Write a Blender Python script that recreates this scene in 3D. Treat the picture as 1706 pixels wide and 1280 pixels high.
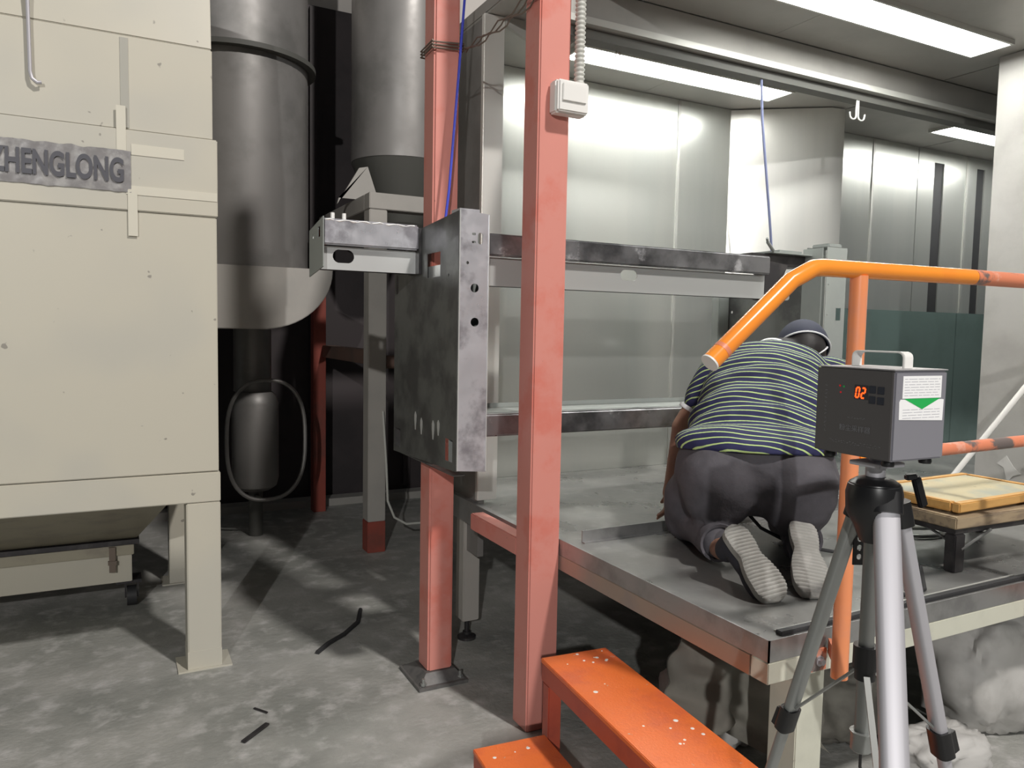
import bpy, bmesh, math, random
from mathutils import Vector, Matrix, noise
R = math.radians
sc = bpy.context.scene
for o in list(bpy.data.objects): bpy.data.objects.remove(o)
C = sc.collection
# ---------------- camera, world, lights, exposure ----------------
yaw, pitch, roll = R(27.5), R(4.05), R(1.06)
fw = Vector((math.sin(yaw)*math.cos(pitch), math.cos(yaw)*math.cos(pitch), -math.sin(pitch)))
rt = Vector((math.cos(yaw), -math.sin(yaw), 0)); up = rt.cross(fw)
r2 = rt*math.cos(roll)+up*math.sin(roll); u2 = -rt*math.sin(roll)+up*math.cos(roll)
cd = bpy.data.cameras.new('camera'); cam = bpy.data.objects.new('camera', cd); C.objects.link(cam)
cam.matrix_world = Matrix(((r2.x, u2.x, -fw.x, 0), (r2.y, u2.y, -fw.y, 0), (r2.z, u2.z, -fw.z, 1.5), (0, 0, 0, 1)))
cd.sensor_width = 36; cd.lens = 1272/1706*36; cd.clip_start = .05
sc.camera = cam
sc.view_settings.view_transform = 'Standard'; sc.view_settings.look = 'None'
sc.view_settings.gamma = 1; sc.view_settings.use_curve_mapping = False
sc.view_settings.exposure = 0.0
w = bpy.data.worlds.new('hall_air'); sc.world = w; w.use_nodes = True
w.node_tree.nodes['Background'].inputs[0].default_value = (.86, .95, 1.0, 1)
w.node_tree.nodes['Background'].inputs[1].default_value = .05
def area_light(name, loc, target, size, power, col):
    d = bpy.data.lights.new(name, 'AREA'); d.shape = 'DISK'; d.size = size; d.energy = power; d.color = col
    o = bpy.data.objects.new(name, d); C.objects.link(o); o.location = loc
    o.rotation_euler = (Vector(target)-Vector(loc)).to_track_quat('-Z', 'Y').to_euler(); return o
area_light('high_bay_light', (2.8, -3.0, 8.0), (1.0, 2.6, .8), .45, 590, (1.0, .955, .91))
area_light('far_bay_light', (-3.2, -5.6, 4.1), (2.5, 3.0, 1.5), .13, 320, (1.0, .985, .96))
LAMP = 28.0      # strength of the booth ceiling lights

# ---------------- materials ----------------
def mat(name, col, rough=.5, metal=0., c2=None, scale=6., lo=.45, hi=.65, stretch=(1, 1, 1), c3=None, s3=40., lo3=.62, hi3=.68,
        rvar=0., bump=0., bscale=60., detail=6., spec=None, aniso=0.):
    m = bpy.data.materials.new(name); m.use_nodes = True; nt = m.node_tree; N = nt.nodes; L = nt.links
    p = N['Principled BSDF']; p.inputs['Base Color'].default_value = (*col, 1); p.inputs['Roughness'].default_value = rough
    p.inputs['Metallic'].default_value = metal
    if spec is not None: p.inputs['Specular IOR Level'].default_value = spec
    tc = N.new('ShaderNodeTexCoord'); mp = N.new('ShaderNodeMapping'); mp.inputs['Scale'].default_value = stretch
    L.new(tc.outputs['Object'], mp.inputs['Vector'])
    def nz(s, d=detail):
        n = N.new('ShaderNodeTexNoise'); n.inputs['Scale'].default_value = s; n.inputs['Detail'].default_value = d
        n.inputs['Roughness'].default_value = .6; L.new(mp.outputs[0], n.inputs['Vector']); return n
    def rng(n, a, b):
        r = N.new('ShaderNodeMapRange'); r.inputs['From Min'].default_value = a; r.inputs['From Max'].default_value = b
        r.interpolation_type = 'SMOOTHSTEP'; L.new(n.outputs['Fac'], r.inputs['Value']); return r
    last = None
    def mix(f, prev, c, cc):
        x = N.new('ShaderNodeMix'); x.data_type = 'RGBA'; L.new(f, x.inputs[0])
        if prev is None: x.inputs[6].default_value = (*c, 1)
        else: L.new(prev, x.inputs[6])
        x.inputs[7].default_value = (*cc, 1); return x.outputs[2]
    if c2:
        n = nz(scale); last = mix(rng(n, lo, hi).outputs[0], None, col, c2)
    if c3:
        n = nz(s3); last = mix(rng(n, lo3, hi3).outputs[0], last, col, c3)
    if last: L.new(last, p.inputs['Base Color'])
    if rvar:
        n = nz(scale*1.7); r = N.new('ShaderNodeMapRange'); L.new(n.outputs['Fac'], r.inputs['Value'])
        r.inputs['From Min'].default_value = .3; r.inputs['From Max'].default_value = .7
        r.inputs['To Min'].default_value = max(rough-rvar, .03); r.inputs['To Max'].default_value = min(rough+rvar, 1)
        L.new(r.outputs[0], p.inputs['Roughness'])
    if bump:
        n = nz(bscale, 4.); b = N.new('ShaderNodeBump'); b.inputs['Strength'].default_value = bump; b.inputs['Distance'].default_value = .01
        L.new(n.outputs['Fac'], b.inputs['Height']); L.new(b.outputs[0], p.inputs['Normal'])
    return m
def emis(name, col, s):
    m = bpy.data.materials.new(name); m.use_nodes = True; N = m.node_tree.nodes; N.remove(N['Principled BSDF'])
    e = N.new('ShaderNodeEmission'); e.inputs[0].default_value = (*col, 1); e.inputs[1].default_value = s
    m.node_tree.links.new(e.outputs[0], N['Material Output'].inputs[0]); return m
M = {}
M['concrete'] = mat('concrete', (.25, .255, .235), .6, c2=(.40, .395, .37), scale=1.3, lo=.36, hi=.66, c3=(.50, .49, .475), s3=9, lo3=.46, hi3=.74, rvar=.12, bump=.4, bscale=40, detail=14)
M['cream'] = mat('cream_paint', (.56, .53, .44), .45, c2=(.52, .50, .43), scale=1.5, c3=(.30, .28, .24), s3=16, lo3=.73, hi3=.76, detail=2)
M['cream_dark'] = mat('cream_paint_dark', (.36, .33, .25), .5, c2=(.28, .25, .2), scale=5)  # darker mottled cream for the hopper and bin rim
M['tape'] = mat('faded_tape', (.66, .63, .53), .35)
M['stripe'] = mat('grimy_stripe', (.40, .39, .34), .5)
M['tape_grey'] = mat('grey_tape', (.26, .25, .25), .25, c2=(.38, .37, .36), scale=12, rvar=.2)
M['letter'] = mat('grey_letters', (.075, .075, .09), .5)
M['duct'] = mat('galvanised_duct', (.27, .26, .25), .45, .35, c2=(.2, .195, .185), scale=2, rvar=.1)
M['duct_dark'] = mat('duct_flange', (.10, .10, .09), .6)
M['duct_pale'] = mat('pale_duct', (.40, .38, .35), .5, c2=(.36, .345, .32), scale=2)
M['dark_wall'] = mat('dark_cladding', (.05, .04, .042), .6, c2=(.036, .03, .032), scale=2)
M['pale_wall'] = mat('pale_cladding', (.78, .73, .68), .7)
M['brown'] = mat('faded_brown_paint', (.15, .095, .075), .55, c2=(.12, .085, .07), scale=4)
M['pink'] = mat('faded_red_paint', (.66, .265, .22), .42, c2=(.64, .20, .155), scale=3, lo=.5, hi=.62, c3=(.20, .10, .08), s3=28, lo3=.735, hi3=.76)
M['red'] = mat('red_paint', (.30, .065, .045), .5, c2=(.2, .06, .045), scale=3)
M['steel'] = mat('brushed_steel_wall', (.62, .63, .595), .31, .72, c2=(.59, .605, .575), scale=1.0, stretch=(5, 5, .5), rvar=.025)
M['steel_lit'] = mat('brushed_steel_lit', (.80, .79, .75), .36, .6, c2=(.76, .755, .72), scale=1.0, stretch=(5, 5, .5), rvar=.03)  # paler steel paints in the strong light on pilaster and front flange
M['steel_edge'] = mat('steel_trim', (.55, .55, .52), .5, .6)
M['ceil'] = mat('ceiling_steel', (.42, .41, .385), .5, .55, c2=(.36, .35, .33), scale=1.5, rvar=.08)
M['dirty_wall'] = mat('dusty_panel', (.42, .41, .39), .6, .2, c2=(.35, .34, .32), scale=3, lo=.4, hi=.7)
M['teal'] = mat('teal_grey_panel', (.12, .17, .16), .45, c2=(.105, .15, .14), scale=3)
M['deck'] = mat('worn_steel_deck', (.36, .36, .345), .33, .6, c2=(.27, .27, .265), scale=3, lo=.35, hi=.7, c3=(.46, .46, .45), s3=11, lo3=.52, hi3=.8, rvar=.10, detail=9)
M['rim'] = mat('steel_rim', (.44, .44, .44), .4, .8, c2=(.33, .33, .33), scale=6, rvar=.1)
M['rim_orange_lit'] = mat('orange_lit_rim', (.45, .38, .32), .42, .6, c2=(.40, .36, .33), scale=5, rvar=.1)  # orange light on the side beam is put into this colour
M['rubber'] = mat('black_rubber', (.03, .03, .032), .6)
M['cream_leg'] = mat('pale_frame_paint', (.62, .62, .52), .45, c2=(.56, .56, .47), scale=5, c3=(.3, .28, .24), s3=20, lo3=.72, hi3=.75)
M['orange'] = mat('orange_paint', (.93, .31, .04), .2, c2=(.90, .28, .04), scale=4, c3=(.88, .70, .55), s3=16, lo3=.72, hi3=.74)
M['orange_worn'] = mat('worn_orange_paint', (.72, .24, .13), .4, c2=(.16, .13, .12), scale=9, lo=.52, hi=.6, c3=(.75, .35, .25), s3=14, lo3=.6, hi3=.66)
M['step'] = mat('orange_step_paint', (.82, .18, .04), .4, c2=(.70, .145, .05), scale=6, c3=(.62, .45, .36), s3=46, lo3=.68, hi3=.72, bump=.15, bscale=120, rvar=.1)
M['step_shaded'] = mat('shaded_step_paint', (.46, .09, .05), .45, c2=(.36, .07, .045), scale=5)  # same orange darkened: shade on step sides and legs is painted in
M['splash'] = mat('white_paint_drops', (.85, .80, .75), .5)
M['work'] = mat('ground_steel', (.30, .30, .31), .38, .85, c2=(.13, .13, .135), scale=5, lo=.42, hi=.66, c3=(.60, .60, .62), s3=9, lo3=.6, hi3=.72, rvar=.12)
M['work_bright'] = mat('bright_ground_steel', (.66, .66, .70), .36, .6, c2=(.34, .33, .36), scale=6, lo=.48, hi=.66, rvar=.1)
M['work_green'] = mat('primed_steel', (.17, .175, .168), .42, .5, c2=(.10, .10, .10), scale=5, lo=.42, hi=.62, rvar=.08)
M['work_white'] = mat('pale_flange', (.74, .75, .74), .35, .5)
M['grey_paint'] = mat('grey_green_paint', (.27, .29, .275), .45, c2=(.24, .26, .25), scale=3)
M['pale_grey'] = mat('pale_grey_paint', (.42, .43, .42), .4, .2)
M['blue'] = mat('blue_rope', (.03, .05, .55), .5)
M['blue_grey'] = mat('blue_grey_rope', (.22, .25, .42), .5)
M['wire'] = mat('rusty_wire', (.20, .16, .13), .5, .5)
M['white'] = mat('white_plastic', (.80, .79, .76), .35)
M['conduit'] = mat('grey_conduit', (.50, .50, .46), .45)
M['skin'] = mat('skin', (.34, .19, .13), .55, c2=(.30, .165, .115), scale=9)
M['skin_pale'] = mat('pale_skin', (.46, .31, .22), .55)
M['trouser'] = mat('charcoal_cloth', (.088, .083, .095), .85, c2=(.068, .064, .074), scale=7, bump=.35, bscale=16)
M['sole'] = mat('grey_rubber_sole', (.27, .265, .245), .7, c2=(.33, .32, .30), scale=20)
M['shoe'] = mat('dark_shoe_fabric', (.02, .02, .028), .8)
M['cap'] = mat('navy_cap_cloth', (.022, .026, .048), .75)
M['hair'] = mat('black_hair', (.012, .01, .01), .6)
M['piping'] = mat('white_piping', (.75, .76, .78), .6)
M['sampler'] = mat('grey_metal_case', (.30, .295, .33), .38, .3)
M['sampler_top'] = mat('pale_metal_lid', (.42, .41, .42), .38, .3)
M['face'] = mat('dark_front_plate', (.085, .08, .08), .4)
M['button'] = mat('blue_grey_buttons', (.022, .026, .038), .5)
M['print'] = mat('pale_print', (.17, .17, .18), .5)
M['paper'] = mat('white_paper', (.88, .88, .88), .6)
M['ink'] = mat('grey_ink', (.50, .50, .54), .6)
M['green'] = mat('green_print', (.02, .42, .09), .5)
M['black'] = mat('black_plastic', (.010, .010, .011), .35)
M['alu'] = mat('satin_aluminium', (.50, .49, .52), .48, .4)
M['alu_dark'] = mat('grey_aluminium', (.30, .31, .30), .4, .5)
M['wood'] = mat('yellow_wood', (.62, .36, .12), .5, c2=(.55, .30, .09), scale=4, stretch=(1, 8, 8))
M['wood_top'] = mat('worn_board_top', (.52, .45, .28), .45, c2=(.36, .37, .30), scale=4, c3=(.18, .15, .08), s3=22, lo3=.68, hi3=.72)
M['wood_old'] = mat('old_wood', (.36, .28, .18), .6, c2=(.22, .17, .12), scale=6, stretch=(1, 6, 6))
M['dark_metal'] = mat('dark_metal', (.055, .052, .055), .42, .6, c2=(.09, .085, .085), scale=8)
M['dusty_metal'] = mat('dusty_metal', (.17, .165, .16), .5, .3, c2=(.10, .10, .10), scale=8)
M['bag'] = mat('dusty_grey_cloth', (.22, .21, .18), .8, c2=(.16, .15, .13), scale=4)
M['bag_pale'] = mat('pale_woven_sack', (.52, .51, .49), .75, c2=(.42, .41, .39), scale=5)
M['lamp'] = emis('lamp_diffuser', (1.0, 1.0, .95), LAMP)
M['red_led'] = emis('red_led', (1.0, .07, .01), 3.2)
M['red_led_dim'] = emis('dim_red_led', (1.0, .05, .06), .35)
# striped shirt: bands run round the trunk, so they follow the axis of the spine
SPINE = Vector((.40, .34, .52)).normalized()
def shirt_mat():
    m = bpy.data.materials.new('striped_jersey'); m.use_nodes = True; nt = m.node_tree; N = nt.nodes; L = nt.links
    p = N['Principled BSDF']; p.inputs['Roughness'].default_value = .8
    tc = N.new('ShaderNodeTexCoord'); n = N.new('ShaderNodeTexNoise'); n.inputs['Scale'].default_value = 4.5; n.inputs['Detail'].default_value = 1.5
    L.new(tc.outputs['Object'], n.inputs['Vector'])
    sb = N.new('ShaderNodeVectorMath'); sb.operation = 'SUBTRACT'; L.new(n.outputs['Color'], sb.inputs[0]); sb.inputs[1].default_value = (.5, .5, .5)
    ms = N.new('ShaderNodeVectorMath'); ms.operation = 'SCALE'; ms.inputs['Scale'].default_value = .026; L.new(sb.outputs[0], ms.inputs[0])
    ad = N.new('ShaderNodeVectorMath'); ad.operation = 'ADD'; L.new(tc.outputs['Object'], ad.inputs[0]); L.new(ms.outputs[0], ad.inputs[1])
    dt = N.new('ShaderNodeVectorMath'); dt.operation = 'DOT_PRODUCT'; L.new(ad.outputs[0], dt.inputs[0]); dt.inputs[1].default_value = SPINE
    dv = N.new('ShaderNodeMath'); dv.operation = 'DIVIDE'; L.new(dt.outputs['Value'], dv.inputs[0]); dv.inputs[1].default_value = .0215
    fr = N.new('ShaderNodeMath'); fr.operation = 'FRACT'; L.new(dv.outputs[0], fr.inputs[0])
    lt = N.new('ShaderNodeMath'); lt.operation = 'LESS_THAN'; L.new(fr.outputs[0], lt.inputs[0]); lt.inputs[1].default_value = .2
    x = N.new('ShaderNodeMix'); x.data_type = 'RGBA'; L.new(lt.outputs[0], x.inputs[0])
    x.inputs[6].default_value = (.022, .024, .085, 1); x.inputs[7].default_value = (.50, .66, .26, 1)
    L.new(x.outputs[2], p.inputs['Base Color'])
    b = N.new('ShaderNodeBump'); b.inputs['Strength'].default_value = .5; b.inputs['Distance'].default_value = .03
    n2 = N.new('ShaderNodeTexNoise'); n2.inputs['Scale'].default_value = 9; n2.inputs['Detail'].default_value = 2; L.new(tc.outputs['Object'], n2.inputs['Vector'])
    L.new(n2.outputs['Fac'], b.inputs['Height']); L.new(b.outputs[0], p.inputs['Normal'])
    return m
M['shirt'] = shirt_mat()

# ---------------- geometry helpers (all in world metres) ----------------
class G:
    def __init__(s): s.v = []; s.f = []
    def add(s, vs, fs):
        k = len(s.v); s.v += [Vector(v) for v in vs]; s.f += [[i+k for i in f] for f in fs]; return s
    def box(s, x0, x1, y0, y1, z0, z1):
        vs = [(x, y, z) for z in (z0, z1) for y in (y0, y1) for x in (x0, x1)]
        return s.add(vs, [(0, 2, 3, 1), (4, 5, 7, 6), (0, 1, 5, 4), (2, 6, 7, 3), (0, 4, 6, 2), (1, 3, 7, 5)])
    def hexa(s, b, t): return s.add(list(b)+list(t), [(3, 2, 1, 0), (4, 5, 6, 7), (0, 1, 5, 4), (1, 2, 6, 5), (2, 3, 7, 6), (3, 0, 4, 7)])
    def prism(s, pts, d):
        n = len(pts); d = Vector(d); a = [Vector(p) for p in pts]
        return s.add(a+[p+d for p in a], [list(range(n))[::-1], list(range(n, 2*n))]+[(i, (i+1) % n, n+(i+1) % n, n+i) for i in range(n)])
    def bar(s, p0, p1, w, h, upv=(0, 0, 1)):
        p0, p1 = Vector(p0), Vector(p1); d = (p1-p0).normalized(); u = Vector(upv)
        if abs(d.dot(u)) > .95: u = Vector((0, 1, 0))
        a = d.cross(u).normalized()*w/2; b = a.cross(d).normalized()*h/2
        q = [-a-b, a-b, a+b, -a+b]; return s.hexa([p0+k for k in q], [p1+k for k in q])
    def lathe(s, base, ax, prof, n=28, caps=True):
        base = Vector(base); ax = Vector(ax).normalized(); t = Vector((1, 0, 0)) if abs(ax.x) < .8 else Vector((0, 1, 0))
        a = ax.cross(t).normalized(); b = ax.cross(a); k = len(prof); vs = []
        for h, r in prof:
            for i in range(n):
                an = 2*math.pi*i/n; vs.append(base+ax*h+(a*math.cos(an)+b*math.sin(an))*r)
        fs = [(j*n+i, j*n+(i+1) % n, (j+1)*n+(i+1) % n, (j+1)*n+i) for j in range(k-1) for i in range(n)]
        if caps: fs += [list(range(n))[::-1], [(k-1)*n+i for i in range(n)]]
        return s.add(vs, fs)
    def cyl(s, p0, p1, r0, r1=None, n=20):
        p0, p1 = Vector(p0), Vector(p1); r1 = r0 if r1 is None else r1
        return s.lathe(p0, p1-p0, [(0, r0), ((p1-p0).length, r1)], n)
    def tube(s, pts, r, n=10, closed=False):
        pts = [Vector(p) for p in pts]; k = len(pts); vs = []; pa = None
        for i, p in enumerate(pts):
            d = (pts[(i+1) % k]-pts[i-1]) if closed or 0 < i < k-1 else (pts[1]-pts[0] if i == 0 else pts[-1]-pts[-2])
            d.normalize()
            if pa is None: t = Vector((0, 0, 1)) if abs(d.z) < .9 else Vector((1, 0, 0)); a = d.cross(t).normalized()
            else: a = (pa-d*pa.dot(d)).normalized()
            pa = a; b = d.cross(a); rr = r[i] if isinstance(r, (list, tuple)) else r
            for j in range(n): an = 2*math.pi*j/n; vs.append(p+(a*math.cos(an)+b*math.sin(an))*rr)
        m = k if closed else k-1
        fs = [(i*n+j, i*n+(j+1) % n, ((i+1) % k)*n+(j+1) % n, ((i+1) % k)*n+j) for i in range(m) for j in range(n)]
        if not closed: fs += [list(range(n))[::-1], [(k-1)*n+j for j in range(n)]]
        return s.add(vs, fs)
    def ell(s, c, r, rot=None, nu=20, nv=12):
        c = Vector(c); rot = rot or Matrix.Identity(3); vs = []; 
        for j in range(1, nv):
            t = math.pi*j/nv
            for i in range(nu):
                a = 2*math.pi*i/nu; vs.append(c+rot @ Vector((r[0]*math.sin(t)*math.cos(a), r[1]*math.sin(t)*math.sin(a), r[2]*math.cos(t))))
        vs += [c+rot @ Vector((0, 0, r[2])), c-rot @ Vector((0, 0, r[2]))]; T = len(vs)-2
        fs = [(j*nu+i, (j+1)*nu+i, (j+1)*nu+(i+1) % nu, j*nu+(i+1) % nu) for j in range(nv-2) for i in range(nu)]
        fs += [(T, i, (i+1) % nu) for i in range(nu)]+[(T+1, (nv-2)*nu+(i+1) % nu, (nv-2)*nu+i) for i in range(nu)]
        return s.add(vs, fs)
    def cap(s, p0, p1, r0, r1, n=16):     # capsule with a taper
        p0, p1 = Vector(p0), Vector(p1); d = p1-p0; L = d.length; pr = []
        for j in range(1, 6): t = math.pi/2*(1-j/5); pr.append((-r0*math.sin(t), max(r0*math.cos(t), 1e-4)))
        for j in range(0, 5): t = math.pi/2*j/5; pr.append((L+r1*math.sin(t), r1*math.cos(t)))
        return s.lathe(p0, d, pr, n)
ROOT = {}
def mk(name, g, m, parent=None, bevel=0, seg=2, ang=35, kind=None, label=None):
    off = Vector((0, 0, 0)); q = parent
    while q is not None: off += q.location; q = q.parent
    me = bpy.data.meshes.new(name); me.from_pydata([v-off for v in g.v], [], g.f); me.update()
    bm = bmesh.new(); bm.from_mesh(me)
    bmesh.ops.recalc_face_normals(bm, faces=bm.faces)
    if bevel:
        es = [e for e in bm.edges if len(e.link_faces) == 2 and e.calc_face_angle(0) > R(30)]
        bmesh.ops.bevel(bm, geom=es, offset=bevel, segments=seg, affect='EDGES', clamp_overlap=True)
    bm.to_mesh(me); bm.free()
    for p in me.polygons: p.use_smooth = True
    me.set_sharp_from_angle(angle=R(ang)); me.materials.append(M[m] if isinstance(m, str) else m)
    o = bpy.data.objects.new(name, me); C.objects.link(o); o.parent = parent
    if kind: o['kind'] = kind
    if label: o['label'] = label
    return o
def thing(name, label, cat, loc, group=None):
    o = bpy.data.objects.new(name, None); C.objects.link(o); o.location = loc; o['label'] = label; o['category'] = cat; o.empty_display_size = .1
    if group: o['group'] = group
    return o
def tag(o, label, cat, group=None):
    o['label'] = label; o['category'] = cat
    if group: o['group'] = group
    return o
def plate(outer, holes, org, u, v, th):   # flat plate with real holes, th = thickness vector
    org, u, v, th = Vector(org), Vector(u), Vector(v), Vector(th)
    bm = bmesh.new()
    for loop in [outer]+holes:
        vs = [bm.verts.new(org+u*a+v*b) for a, b in loop]
        for i in range(len(vs)): bm.edges.new((vs[i], vs[(i+1) % len(vs)]))
    bmesh.ops.triangle_fill(bm, edges=bm.edges[:], use_beauty=True, use_dissolve=False)
    r = bmesh.ops.extrude_face_region(bm, geom=bm.faces[:])
    for e in r['geom']:
        if isinstance(e, bmesh.types.BMVert): e.co += th
    bm.verts.index_update(); g = G(); g.v = [x.co.copy() for x in bm.verts]; g.f = [[x.index for x in f.verts] for f in bm.faces]
    bm.free(); return g
def circ(cx, cy, rx, ry=None, n=20): ry = ry or rx; return [(cx+rx*math.cos(2*math.pi*i/n), cy+ry*math.sin(2*math.pi*i/n)) for i in range(n)]
def oblong(cx, cy, w, h, n=16):
    r = min(w, h)/2; out = []
    for i in range(n):
        a = 2*math.pi*(i+.5)/n; c, s = math.cos(a), math.sin(a)
        out.append((cx+math.copysign(w/2-r, c)+r*c, cy+math.copysign(h/2-r, s)+r*s))
    return out
def rect(x0, x1, y0, y1): return [(x0, y0), (x1, y0), (x1, y1), (x0, y1)]
def tee(fn): return fn()

# ================= SETTING =================
mk('floor', G().box(-8, 9, -6, 12, -.1, 0), 'concrete', kind='structure')
ZC = 2.88
# hall back wall: dark ribbed cladding with a pale wall above
wb = mk('wall_rear', G().box(-3, 9, 6.5, 6.6, 0, 4.12), 'dark_wall', kind='structure')
for i in range(14): mk('rib', G().box(-2.7+.83*i, -2.64+.83*i, 6.46, 6.499, .1, 4.1), 'dark_wall', wb)
mk('upper_cladding', G().box(-3, 9, 6.62, 6.7, 4.12, 8.5), 'pale_wall', wb)
mk('kerb', G().box(.2, 3.2, 6.30, 6.45, 0, .06), 'duct_pale', wb)
# booth ceiling and its header
def ceiling():
    c = mk('ceiling', G().box(1.70, 6.5, 1.75, 2.684, ZC+.012, ZC+.06).box(1.47, 6.5, 2.685, 3.74, ZC+.012, ZC+.06), 'ceil', kind='structure')
    for a, b, x0 in ((1.75, 2.68, 1.70), (2.73, 3.74, 1.47)):
        for i, x in enumerate([1.47, 2.72, 3.98, 5.24]):
            if x < x0: mk('ceiling_panel', G().box(x0, x+1.25, a, b-.002, ZC, ZC+.011), 'ceil', c); continue
            mk('ceiling_panel', G().box(x+.002, x+1.25, a, b-.002, ZC, ZC+.011), 'ceil', c)
ceiling()
h = mk('trim_1', G().box(1.47, 6.4, 2.685, 2.73, 2.725, ZC-.001), 'ceil', kind='structure')
mk('lower_lip', G().box(1.47, 6.4, 2.655, 2.684, 2.725, 2.752), 'steel_edge', h)
mk('lip_shade_rail', G().box(1.47, 6.4, 2.695, 2.76, 2.685, 2.724), 'duct_dark', h)  # dark strip drawn for the lip's shadow and the track gap
# booth back wall with separate steel panels, two ventilation slots
YB = 3.66
bw = mk('wall_back', G().box(1.53, 6.5, YB+.012, YB+.06, .45, 2.95), 'duct_dark', kind='structure')
def wpanel(x0, x1, slots=(), z0=.70, z1=ZC-.002):
    if not slots: g = G().box(x0+.003, x1-.003, YB, YB+.01, z0, z1); mk('steel_panel', g, 'steel', bw, .0015, 1)
    else: mk('steel_panel', plate(rect(x0+.003, x1-.003, z0, z1), [rect(*s) for s in slots], (0, YB, 0), (1, 0, 0), (0, 0, 1), (0, .01, 0)), 'steel', bw)
for a, b in [(1.55, 3.0-.01), (2.99, 4.712), (4.712, 5.2)]: wpanel(a, b)
wpanel(5.2, 5.772, [(5.385, 5.50, 1.2, 2.79)]); wpanel(5.772, 6.4, [(5.90, 6.0, 1.2, 2.80)])
for x in (2.99, 4.712, 5.772): mk('seam_strip', G().box(x-.009, x+.009, YB-.006, YB+.002, .71, ZC-.01), 'steel_edge', bw)
for x0, x1 in ((5.385, 5.50), (5.90, 6.0)): mk('slot_shade', G().box(x0-.01, x1+.01, YB+.0105, YB+.0118, 1.19, 2.81), 'rubber', bw)  # black sheet stands in for the shade deep in the slots
# angled box pilaster in front of the back wall
pil = mk('trim_2', G().prism([(3.385, YB-.003, .72), (3.862, 3.30, .72), (3.96, 3.285, .72), (4.05, YB-.003, .72)], (0, 0, ZC-.725)), 'steel_lit', kind='structure', bevel=.004)
# teal-grey coloured cabinet fronts low on the back wall
td = thing('lower_cladding', 'teal-grey metal cladding low on the back wall, right of the pilaster', 'cladding', (5.3, YB-.05, .70))
for a, b in [(4.35, 5.683), (5.69, 6.4)]: mk('cladding_panel', G().box(a, b, YB-.04, YB-.008, .70, 1.69), 'teal', td, .003)
# booth left wall: outer skin and bright front flange
lw = mk('wall_left', G().box(1.47, 1.50, 3.14, 3.72, .45, ZC-.002), 'duct', kind='structure')
mk('front_flange', G().box(1.452, 1.552, 3.112, 3.139, .72, ZC-.002), 'steel_lit', lw, .003)
mk('inner_skin', G().box(1.501, 1.51, 3.14, 3.655, .72, ZC-.004), 'steel', lw)
mk('corner_gusset', G().prism([(1.552, 3.10, ZC-.004), (1.95, 3.10, ZC-.004), (1.80, 3.10, 2.74), (1.552, 3.10, 2.84)], (0, .02, 0)), 'ceil', lw)
# booth right wall
rw = mk('wall_right', G().box(3.90, 3.96, .6, 2.32, .72, ZC+.02), 'dirty_wall', kind='structure')
mk('wall_panel', G().box(3.872, 3.899, .6, 1.80, .725, ZC-.002), 'dirty_wall', rw, .002); mk('wall_panel', G().box(3.872, 3.899, 1.806, 2.325, .725, ZC-.002), 'dirty_wall', rw, .002)
tp = G().prism([(3.8695, 2.17, .93), (3.8695, 2.215, .885), (3.8695, 2.18, .87), (3.8695, 2.16, .80), (3.8695, 2.135, .835), (3.8695, 2.10, .85), (3.8695, 2.135, .88)], (.002, 0, 0))
mk('tape_patch', tp, 'bag_pale', rw)
# booth floor beyond the raised work platform
mk('booth_floor', G().box(1.47, 6.5, 2.40, 3.66, .64, .70), 'deck', kind='structure')
mk('trim_3', G().box(1.44, 1.469, 2.44, 3.72, .60, .705), 'rim', kind='structure')
mk('trim_4', G().box(3.86, 6.5, 2.30, 2.40, .64, .70), 'rim', kind='structure')

# ================= LARGE OBJECTS =================
# ceiling lights
def lamp(x0, x1, y0, y1, label):
    t = thing('ceiling_light', label, 'light', ((x0+x1)/2, (y0+y1)/2, ZC), 'booth ceiling lights')
    g = G(); f = .012; z0, z1 = ZC-.022, ZC-.0005
    g.box(x0-f, x1+f, y0-f, y0, z0, z1).box(x0-f, x1+f, y1, y1+f, z0, z1).box(x0-f, x0, y0, y1, z0, z1).box(x1, x1+f, y0, y1, z0, z1)
    mk('frame', g, 'steel_edge', t); mk('diffuser', G().box(x0, x1, y0, y1, z0+.004, z1-.002), 'lamp', t)
lamp(2.40, 3.70, 2.175, 2.36, 'long white ceiling light in front of the header, nearest the top edge')
lamp(2.02, 3.40, 3.19, 3.37, 'long white ceiling light behind the header, above the two tall back panels')
lamp(4.83, 6.2, 3.15, 3.32, 'short visible end of white ceiling light above the slotted panels')

# left housing (dust collector)
cb = thing('dust_collector', 'large cream metal dust collector housing on legs at the left', 'machine', (-.45, 4.2, 0))
X0, X1, YF = -1.30, .390, 3.48
mk('lower_body', G().box(X0, X1, YF, 4.85, .868, 1.949), 'cream', cb, .004)
mk('upper_body', G().box(X0, X1-.012, YF+.012, 4.85, 2.272, 2.64), 'cream', cb, .004)
mk('band', G().box(X0, X1+.004, YF-.006, 4.85, 1.951, 2.270), 'cream', cb, .004)
mk('sloped_hood', G().hexa([(X0, YF+.014, 2.642), (X1-.014, YF+.014, 2.642), (X1-.014, 4.85, 2.642), (X0, 4.85, 2.642)], [(X0, YF+.10, 3.3), (X1-.014, YF+.10, 3.3), (X1-.014, 4.85, 3.3), (X0, 4.85, 3.3)]), 'cream', cb, .004)
mk('frame_beam', G().box(X0, X1+.006, YF-.004, YF+.13, .736, .865), 'cream', cb, .004)
mk('side_beam', G().box(X1-.125, X1+.004, YF+.132, 4.85, .736, .865), 'cream', cb, .004)
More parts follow.
